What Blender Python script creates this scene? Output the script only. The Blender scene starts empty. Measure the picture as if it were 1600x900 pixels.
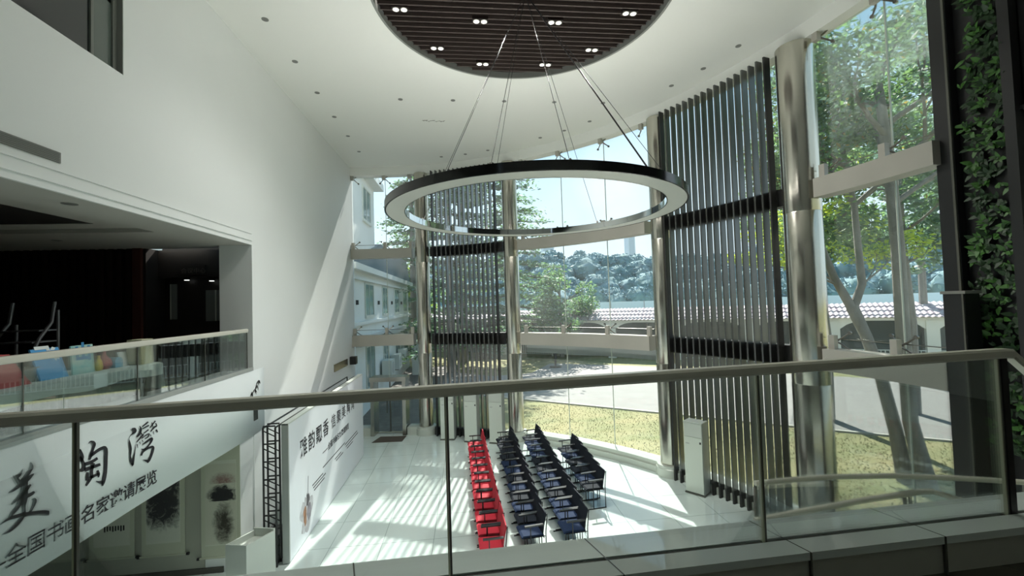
import bpy, bmesh, math, random
import numpy as np
from mathutils import Vector, Matrix
PI=math.pi
SC=bpy.context.scene; COL=SC.collection
# ---------------------------------------------------------------- camera
E=4.8
def basis(yaw,pitch,roll):
    y,p,r=[math.radians(v) for v in (yaw,pitch,roll)]
    f=Vector((math.sin(y)*math.cos(p),math.cos(y)*math.cos(p),math.sin(p)))
    r0=Vector((math.cos(y),-math.sin(y),0)); u0=r0.cross(f)
    return math.cos(r)*r0+math.sin(r)*u0, -math.sin(r)*r0+math.cos(r)*u0, f
R_,U_,F_=basis(6.05,1.90,-1.82)
cam=bpy.data.cameras.new('camera'); cam.sensor_width=36; cam.lens=670.2/1600*36; cam.clip_end=600; cam.clip_start=.05
co=bpy.data.objects.new('camera',cam); COL.objects.link(co)
M4=Matrix.Identity(4)
for i in range(3): M4[i][0]=R_[i]; M4[i][1]=U_[i]; M4[i][2]=-F_[i]
M4[0][3]=0; M4[1][3]=0; M4[2][3]=E
co.matrix_world=M4; SC.camera=co
# ---------------------------------------------------------------- view, world, sun
SC.view_settings.view_transform='Standard'; SC.view_settings.look='None'
SC.view_settings.gamma=1; SC.view_settings.use_curve_mapping=False
SC.view_settings.exposure=0.95
SC.cycles.transparent_max_bounces=24; SC.cycles.max_bounces=10; SC.cycles.diffuse_bounces=5; SC.cycles.glossy_bounces=4
SC.cycles.sample_clamp_indirect=6; SC.cycles.caustics_reflective=False; SC.cycles.caustics_refractive=False
W=bpy.data.worlds.new('sky'); SC.world=W; W.use_nodes=True
nt=W.node_tree; nt.nodes.clear()
def N(nt,t,**k):
    n=nt.nodes.new(t)
    for a,b in k.items(): setattr(n,a,b)
    return n
out=N(nt,'ShaderNodeOutputWorld'); bg=N(nt,'ShaderNodeBackground'); tc=N(nt,'ShaderNodeTexCoord'); sx=N(nt,'ShaderNodeSeparateXYZ')
rp=N(nt,'ShaderNodeValToRGB'); cl=N(nt,'ShaderNodeTexNoise'); cr=N(nt,'ShaderNodeValToRGB'); mx=N(nt,'ShaderNodeMixRGB')
nt.links.new(tc.outputs['Generated'],sx.inputs[0]); nt.links.new(sx.outputs['Z'],rp.inputs[0])
e=rp.color_ramp.elements; e[0].position=0.0; e[0].color=(.74,.84,.88,1); e[1].position=.9; e[1].color=(.20,.42,.66,1)
x=e.new(.22); x.color=(.62,.80,.90,1)
x=e.new(.45); x.color=(.33,.58,.78,1)
nt.links.new(tc.outputs['Generated'],cl.inputs['Vector']); cl.inputs['Scale'].default_value=2.2; cl.inputs['Detail'].default_value=5
cr.color_ramp.elements[0].position=.5; cr.color_ramp.elements[1].position=.72
nt.links.new(cl.outputs[0],cr.inputs[0]); nt.links.new(cr.outputs[0],mx.inputs[0]); nt.links.new(rp.outputs[0],mx.inputs[1]); mx.inputs[2].default_value=(.84,.9,.93,1)
nt.links.new(mx.outputs[0],bg.inputs[0]); bg.inputs[1].default_value=.74; nt.links.new(bg.outputs[0],out.inputs[0])
SUN_AZ,SUN_EL=10.5,45.5
sd=bpy.data.lights.new('sun','SUN'); sd.energy=7.6; sd.angle=math.radians(.7); sd.color=(1,.95,.86)
so=bpy.data.objects.new('sun',sd); COL.objects.link(so)
a,el=math.radians(SUN_AZ),math.radians(SUN_EL)
sv=Vector((math.sin(a)*math.cos(el),math.cos(a)*math.cos(el),math.sin(el)))
so.rotation_euler=sv.to_track_quat('Z','Y').to_euler(); so.location=sv*60
SPOT_W=185
# ---------------------------------------------------------------- materials
MATS={}
def mat(name,color,rough=.6,metal=0,noise=None,bump=None,emit=0,spec=.5,coat=0,aniso=None,trans=None):
    """noise=(scale,amount,color2,stretch) mixes a second tone by a noise; bump=(scale,strength)"""
    m=bpy.data.materials.new(name); m.use_nodes=True; t=m.node_tree; b=t.nodes['Principled BSDF']
    b.inputs['Base Color'].default_value=(*color,1); b.inputs['Roughness'].default_value=rough; b.inputs['Metallic'].default_value=metal
    b.inputs['Specular IOR Level'].default_value=spec; b.inputs['Coat Weight'].default_value=coat
    g=N(t,'ShaderNodeNewGeometry'); 
    if noise:
        sc,am,c2,stn=noise
        mp=N(t,'ShaderNodeMapping'); mp.inputs['Scale'].default_value=stn; t.links.new(g.outputs['Position'],mp.inputs[0])
        n=N(t,'ShaderNodeTexNoise'); n.inputs['Scale'].default_value=sc; n.inputs['Detail'].default_value=6; t.links.new(mp.outputs[0],n.inputs['Vector'])
        r=N(t,'ShaderNodeValToRGB'); r.color_ramp.elements[0].position=.38; r.color_ramp.elements[1].position=.66
        r.color_ramp.elements[1].color=(am,am,am,1); r.color_ramp.elements[0].color=(0,0,0,1)
        x=N(t,'ShaderNodeMixRGB'); x.inputs[1].default_value=(*color,1); x.inputs[2].default_value=(*c2,1)
        t.links.new(n.outputs[0],r.inputs[0]); t.links.new(r.outputs[0],x.inputs[0]); t.links.new(x.outputs[0],b.inputs['Base Color'])
    if bump:
        n=N(t,'ShaderNodeTexNoise'); n.inputs['Scale'].default_value=bump[0]; n.inputs['Detail'].default_value=4
        t.links.new(g.outputs['Position'],n.inputs['Vector']); bp=N(t,'ShaderNodeBump'); bp.inputs['Strength'].default_value=bump[1]; bp.inputs['Distance'].default_value=.02
        t.links.new(n.outputs[0],bp.inputs['Height']); t.links.new(bp.outputs[0],b.inputs['Normal'])
    if emit: b.inputs['Emission Color'].default_value=(*color,1); b.inputs['Emission Strength'].default_value=emit
    if trans:
        # thin leaf: part of the light passes through
        tr=N(t,'ShaderNodeBsdfTranslucent'); tr.inputs[0].default_value=(*trans,1); ms=N(t,'ShaderNodeMixShader'); ms.inputs[0].default_value=.45
        o=t.nodes['Material Output']; t.links.new(b.outputs[0],ms.inputs[1]); t.links.new(tr.outputs[0],ms.inputs[2]); t.links.new(ms.outputs[0],o.inputs[0])
    MATS[name]=m; return m
def glass(name,tint,refl=.1,rough=0.0,dirt=.0):
    m=bpy.data.materials.new(name); m.use_nodes=True; t=m.node_tree; t.nodes.clear()
    o=N(t,'ShaderNodeOutputMaterial'); tr=N(t,'ShaderNodeBsdfTransparent'); gl=N(t,'ShaderNodeBsdfGlossy'); f=N(t,'ShaderNodeFresnel'); mx=N(t,'ShaderNodeMixShader'); mu=N(t,'ShaderNodeMath',operation='MULTIPLY')
    tr.inputs[0].default_value=(*tint,1); gl.inputs['Roughness'].default_value=rough; gl.inputs['Color'].default_value=(.9,.95,.95,1); f.inputs[0].default_value=1.5; mu.inputs[1].default_value=refl
    t.links.new(f.outputs[0],mu.inputs[0]); t.links.new(mu.outputs[0],mx.inputs[0]); t.links.new(tr.outputs[0],mx.inputs[1]); t.links.new(gl.outputs[0],mx.inputs[2])
    last=mx
    if dirt:
        df=N(t,'ShaderNodeBsdfTranslucent'); df.inputs[0].default_value=(.85,.9,.9,1); m2=N(t,'ShaderNodeMixShader'); n=N(t,'ShaderNodeTexNoise'); n.inputs['Scale'].default_value=.9; n.inputs['Detail'].default_value=8
        g=N(t,'ShaderNodeNewGeometry'); t.links.new(g.outputs['Position'],n.inputs['Vector'])
        r=N(t,'ShaderNodeMapRange'); r.inputs['From Min'].default_value=.35; r.inputs['From Max'].default_value=.75; r.inputs['To Min'].default_value=dirt*.4; r.inputs['To Max'].default_value=dirt*1.6
        t.links.new(n.outputs[0],r.inputs[0]); t.links.new(r.outputs[0],m2.inputs[0]); t.links.new(mx.outputs[0],m2.inputs[1]); t.links.new(df.outputs[0],m2.inputs[2]); last=m2
    t.links.new(last.outputs[0],o.inputs[0]); MATS[name]=m; return m
def tiles(name,c1,c2,joint,size,off,rough,jw=.012,spec=.5):
    m=mat(name,c1,rough,spec=spec); t=m.node_tree; b=t.nodes['Principled BSDF']
    g=N(t,'ShaderNodeNewGeometry'); s=N(t,'ShaderNodeSeparateXYZ'); t.links.new(g.outputs['Position'],s.inputs[0])
    def line(o,sz,of):
        a=N(t,'ShaderNodeMath',operation='SUBTRACT'); a.inputs[1].default_value=of; t.links.new(s.outputs[o],a.inputs[0])
        d=N(t,'ShaderNodeMath',operation='DIVIDE'); d.inputs[1].default_value=sz; t.links.new(a.outputs[0],d.inputs[0])
        p=N(t,'ShaderNodeMath',operation='PINGPONG'); p.inputs[1].default_value=.5; t.links.new(d.outputs[0],p.inputs[0])
        l=N(t,'ShaderNodeMath',operation='LESS_THAN'); l.inputs[1].default_value=jw/2/sz; t.links.new(p.outputs[0],l.inputs[0]); return l
    u,v=line('X',size[0],off[0]),line('Y',size[1],off[1])
    mxm=N(t,'ShaderNodeMath',operation='MAXIMUM'); t.links.new(u.outputs[0],mxm.inputs[0]); t.links.new(v.outputs[0],mxm.inputs[1])
    n=N(t,'ShaderNodeTexNoise'); n.inputs['Scale'].default_value=.8; t.links.new(g.outputs['Position'],n.inputs['Vector'])
    x0=N(t,'ShaderNodeMixRGB'); x0.inputs[1].default_value=(*c1,1); x0.inputs[2].default_value=(*c2,1); t.links.new(n.outputs[0],x0.inputs[0])
    x=N(t,'ShaderNodeMixRGB'); t.links.new(mxm.outputs[0],x.inputs[0]); t.links.new(x0.outputs[0],x.inputs[1]); x.inputs[2].default_value=(*joint,1); t.links.new(x.outputs[0],b.inputs['Base Color'])
    return m
white=mat('white_wall_paint',(.84,.865,.855),.55,noise=(.5,.25,(.76,.78,.76),(1,1,1)))
ceilm=mat('ceiling_paint',(.86,.87,.83),.7,noise=(.4,.3,(.83,.845,.80),(1,1,1)))
floorm=tiles('floor_tile',(.66,.74,.71),(.70,.78,.75),(.33,.40,.38),(1.03,1.03),(-1.84,9.1),.07,spec=.9)
ledgem=mat('ledge_stone',(.62,.68,.65),.03,spec=1.0,noise=(1.2,.4,(.58,.64,.61),(1,1,1)))
darkst=mat('dark_stone',(.07,.07,.06),.25)
riser=mat('riser_stone',(.40,.40,.35),.4)
steel=mat('brushed_steel',(.62,.60,.53),.2,.95,noise=(1.5,.8,(.42,.40,.34),(1,1,.25)))
beamm=mat('beam_cladding',(.48,.46,.41),.45,.3,noise=(1.2,.6,(.41,.395,.35),(1,1,1)))
fitting=mat('fitting_steel',(.22,.21,.19),.3,1)
darkb=mat('dark_beam',(.018,.018,.018),.5)
slatm=mat('slat_steel',(.16,.165,.165),.3,.92,noise=(1.1,.8,(.09,.09,.08),(3,3,.35)))
black=mat('black_metal',(.012,.012,.013),.35)
railm=mat('rail_steel',(.62,.60,.51),.35,.2)
seam=mat('silicone_joint',(.62,.68,.60),.4)
gla=glass('curtain_glass',(.955,.98,.985),.5,dirt=.02)
gl2=glass('rail_glass',(.965,.985,.98),.6)
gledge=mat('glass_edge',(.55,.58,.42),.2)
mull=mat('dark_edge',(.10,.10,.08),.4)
woodd=mat('dark_wood',(.012,.006,.005),.5,noise=(3,.6,(.018,.009,.007),(1,1,6)))
lath=mat('lath_wood',(.085,.065,.058),.5)
redw=mat('red_wood',(.07,.022,.014),.5)
rimm=mat('rim_grey',(.25,.26,.24),.4)
diff=mat('lamp_diffuser',(.78,.78,.73),.35)
mirror=mat('mirror_steel',(.62,.64,.64),.06,1)
lampw=mat('lamp_glow',(1,.96,.88),.4,emit=1.1)
ceiling_fill=mat('ring_ceiling_fill',(1,.99,.94),.4,emit=7.5)  # added glow that brightens the ceiling, not a part of the lamp
lampoff=mat('lamp_inner_grey',(.20,.20,.19),.4)
redf=mat('red_fabric',(.50,.014,.035),.75,noise=(40,.3,(.52,.014,.035),(1,1,1)))
blkf=mat('black_mesh_fabric',(.018,.022,.032),.7,spec=.15)
navf=mat('navy_fabric',(.02,.036,.085),.75,spec=.15,noise=(30,.4,(.015,.024,.05),(1,1,1)))
chr_=mat('chair_frame',(.02,.02,.022),.3,.3)
arm_=mat('arm_pad',(.035,.035,.038),.25)
acw=mat('cabinet_white',(.60,.63,.58),.3)
acg=mat('cabinet_glass_panel',(.66,.70,.63),.12)
acs=mat('cabinet_side',(.40,.42,.40),.4)
cloth=mat('white_cloth',(.62,.72,.68),.7,noise=(6,.4,(.52,.62,.58),(1,1,1)))
paper=mat('scroll_paper',(.66,.68,.58),.8)
mount=mat('scroll_mount',(.56,.585,.46),.8)
ink=mat('ink_black',(.012,.010,.016),.6)
ban=mat('banner_vinyl',(.82,.87,.87),.6,noise=(3,.25,(.78,.83,.83),(1,1,1)))
boardp=mat('board_print',(.84,.85,.88),.5,noise=(.45,.6,(.75,.79,.85),(1,1,.6)))
# ---------------------------------------------------------------- mesh builder
class MB:
    def __init__(s): s.v=[]; s.f=[]; s.m=[]
    def add(s,vs,fs,mi=0):
        b=len(s.v); s.v+= [tuple(v) for v in vs]; s.f+=[tuple(i+b for i in f) for f in fs]; s.m+=[mi]*len(fs)
        return s
    def box(s,x0,x1,y0,y1,z0,z1,mi=0):
        return s.add([(x0,y0,z0),(x1,y0,z0),(x1,y1,z0),(x0,y1,z0),(x0,y0,z1),(x1,y0,z1),(x1,y1,z1),(x0,y1,z1)],
          [(0,3,2,1),(4,5,6,7),(0,1,5,4),(1,2,6,5),(2,3,7,6),(3,0,4,7)],mi)
    def obox(s,c,u,hu,v,hv,z0,z1,mi=0):
        """box on a ground point c, half sizes along unit directions u and v"""
        P=[]
        for z in (z0,z1):
            for a,b in ((-1,-1),(1,-1),(1,1),(-1,1)): P.append((c[0]+u[0]*hu*a+v[0]*hv*b,c[1]+u[1]*hu*a+v[1]*hv*b,z))
        return s.add(P,[(0,3,2,1),(4,5,6,7),(0,1,5,4),(1,2,6,5),(2,3,7,6),(3,0,4,7)],mi)
    def bar(s,p,q,w,h=None,up=(0,0,1),mi=0):
        h=h or w; p=Vector(p);q=Vector(q); d=(q-p).normalized(); u=Vector(up)
        if abs(d.dot(u))>.98: u=Vector((1,0,0))
        a=d.cross(u).normalized(); b=a.cross(d)
        P=[o+a*w/2*i+b*h/2*j for o in (p,q) for i,j in ((-1,-1),(1,-1),(1,1),(-1,1))]
        return s.add(P,[(0,1,2,3),(7,6,5,4),(0,4,5,1),(1,5,6,2),(2,6,7,3),(3,7,4,0)],mi)
    def tube(s,pts,r,n=8,caps=True,mi=0):
        pts=[Vector(p) for p in pts]; rr=r if isinstance(r,(list,tuple)) else [r]*len(pts); P=[]; A=None
        for i,p in enumerate(pts):
            d=(pts[min(i+1,len(pts)-1)]-pts[max(i-1,0)]).normalized()
            if A is None:
                u=Vector((0,0,1)) if abs(d.z)<.95 else Vector((1,0,0)); A=d.cross(u).normalized()
            A=(A-d*A.dot(d)).normalized(); B=d.cross(A)
            P+=[p+(A*math.cos(t*2*PI/n)+B*math.sin(t*2*PI/n))*rr[i] for t in range(n)]
        F=[(i*n+k,i*n+(k+1)%n,(i+1)*n+(k+1)%n,(i+1)*n+k) for i in range(len(pts)-1) for k in range(n)]
        if caps: F+=[tuple(range(n-1,-1,-1)),tuple((len(pts)-1)*n+k for k in range(n))]
        return s.add(P,F,mi)
    def lathe(s,prof,c=(0,0),n=32,mi=0):
        P=[(c[0]+r*math.cos(2*PI*k/n),c[1]+r*math.sin(2*PI*k/n),z) for r,z in prof for k in range(n)]
        F=[(i*n+k,i*n+(k+1)%n,(i+1)*n+(k+1)%n,(i+1)*n+k) for i in range(len(prof)-1) for k in range(n)]
        F+=[tuple(range(n-1,-1,-1)),tuple((len(prof)-1)*n+k for k in range(n))]
        return s.add(P,F,mi)
    def arcbox(s,O,r0,r1,a0,a1,z0,z1,n=24,mi=0):
        P=[]
        for i in range(n+1):
            a=math.radians(a0+(a1-a0)*i/n); c,d=math.cos(a),math.sin(a)
            P+=[(O[0]+r0*c,O[1]+r0*d,z0),(O[0]+r1*c,O[1]+r1*d,z0),(O[0]+r1*c,O[1]+r1*d,z1),(O[0]+r0*c,O[1]+r0*d,z1)]
        F=[(4*i+k,4*(i+1)+k,4*(i+1)+(k+1)%4,4*i+(k+1)%4) for i in range(n) for k in range(4)]+[(0,1,2,3),(4*n+3,4*n+2,4*n+1,4*n)]
        return s.add(P,F,mi)
    def prism(s,poly,axis,d0,d1,mi=0):
        """poly in the two other axes, extruded along axis"""
        n=len(poly)
        def pt(p,d): return {'x':(d,p[0],p[1]),'y':(p[0],d,p[1]),'z':(p[0],p[1],d)}[axis]
        P=[pt(p,d0) for p in poly]+[pt(p,d1) for p in poly]
        return s.add(P,[tuple(range(n-1,-1,-1)),tuple(range(n,2*n))]+[(i,(i+1)%n,n+(i+1)%n,n+i) for i in range(n)],mi)
    def build(s,name,m,parent=None,smooth=False,loc=None):
        me=bpy.data.meshes.new(name); me.from_pydata(s.v,[],s.f)
        for x in (m if isinstance(m,(list,tuple)) else [m]): me.materials.append(x)
        if any(s.m): me.polygons.foreach_set('material_index',s.m)
        bm=bmesh.new(); bm.from_mesh(me); bmesh.ops.recalc_face_normals(bm,faces=bm.faces) if len(s.f)<60000 else None; bm.to_mesh(me); bm.free()
        if smooth:
            me.polygons.foreach_set('use_smooth',[True]*len(me.polygons))
        o=bpy.data.objects.new(name,me); COL.objects.link(o)
        if loc is not None: o.location=loc
        if parent is not None: o.parent=parent
        if smooth:
            try: me.set_sharp_from_angle(angle=math.radians(40))
            except Exception: pass
        return o
def thing(name,label,cat,loc=(0,0,0),rz=0,group=None):
    o=bpy.data.objects.new(name,None); o.empty_display_size=.1; COL.objects.link(o); o.location=loc; o.rotation_euler=(0,0,rz)
    o['label']=label; o['category']=cat
    if group: o['group']=group
    return o
def tag(o,label,cat,group=None,kind=None):
    o['label']=label; o['category']=cat
    if group: o['group']=group
    if kind: o['kind']=kind
    return o
def struct(name,mb,m,parent=None,smooth=False):
    o=mb.build(name,m,parent,smooth)
    if parent is None: o['kind']='structure'
    return o
def sempty(name):
    o=bpy.data.objects.new(name,None); COL.objects.link(o); o['kind']='structure'; return o
def copy_thing(r,loc,rz,label):
    c=r.copy(); COL.objects.link(c); c.location=loc; c.rotation_euler=(0,0,rz); c['label']=label
    for ch in list(r.children):
        d=ch.copy(); COL.objects.link(d); d.parent=c
        for g in list(ch.children):
            h=g.copy(); COL.objects.link(h); h.parent=d
    return c
def text_part(name,txt,size,m,parent,M,ext=.002,align='LEFT',sp=1.0,bold=0):
    """lettering as a mesh; M maps the text's own plane into the scene"""
    cu=bpy.data.curves.new(name,'FONT'); cu.body=txt; cu.size=size; cu.extrude=ext; cu.align_x=align; cu.space_character=sp; cu.offset=bold
    to=bpy.data.objects.new(name+'_src',cu); COL.objects.link(to)
    bpy.context.view_layer.update()
    me=bpy.data.meshes.new_from_object(to.evaluated_get(bpy.context.evaluated_depsgraph_get()))
    bpy.data.objects.remove(to)
    me.materials.clear(); me.materials.append(m); me.transform(M)
    o=bpy.data.objects.new(name,me); COL.objects.link(o)
    if parent is not None: o.parent=parent
    return o
def wallM(x,y,z): # text reads along +Y, faces +X
    return Matrix(((0,0,1,x),(1,0,0,y),(0,1,0,z),(0,0,0,1)))
def rad(a): a=math.radians(a); return (math.cos(a),math.sin(a))
O=(-4.35,5.42); XW=-4.3
def pol(r,a): u=rad(a); return (O[0]+r*u[0],O[1]+r*u[1])
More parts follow.
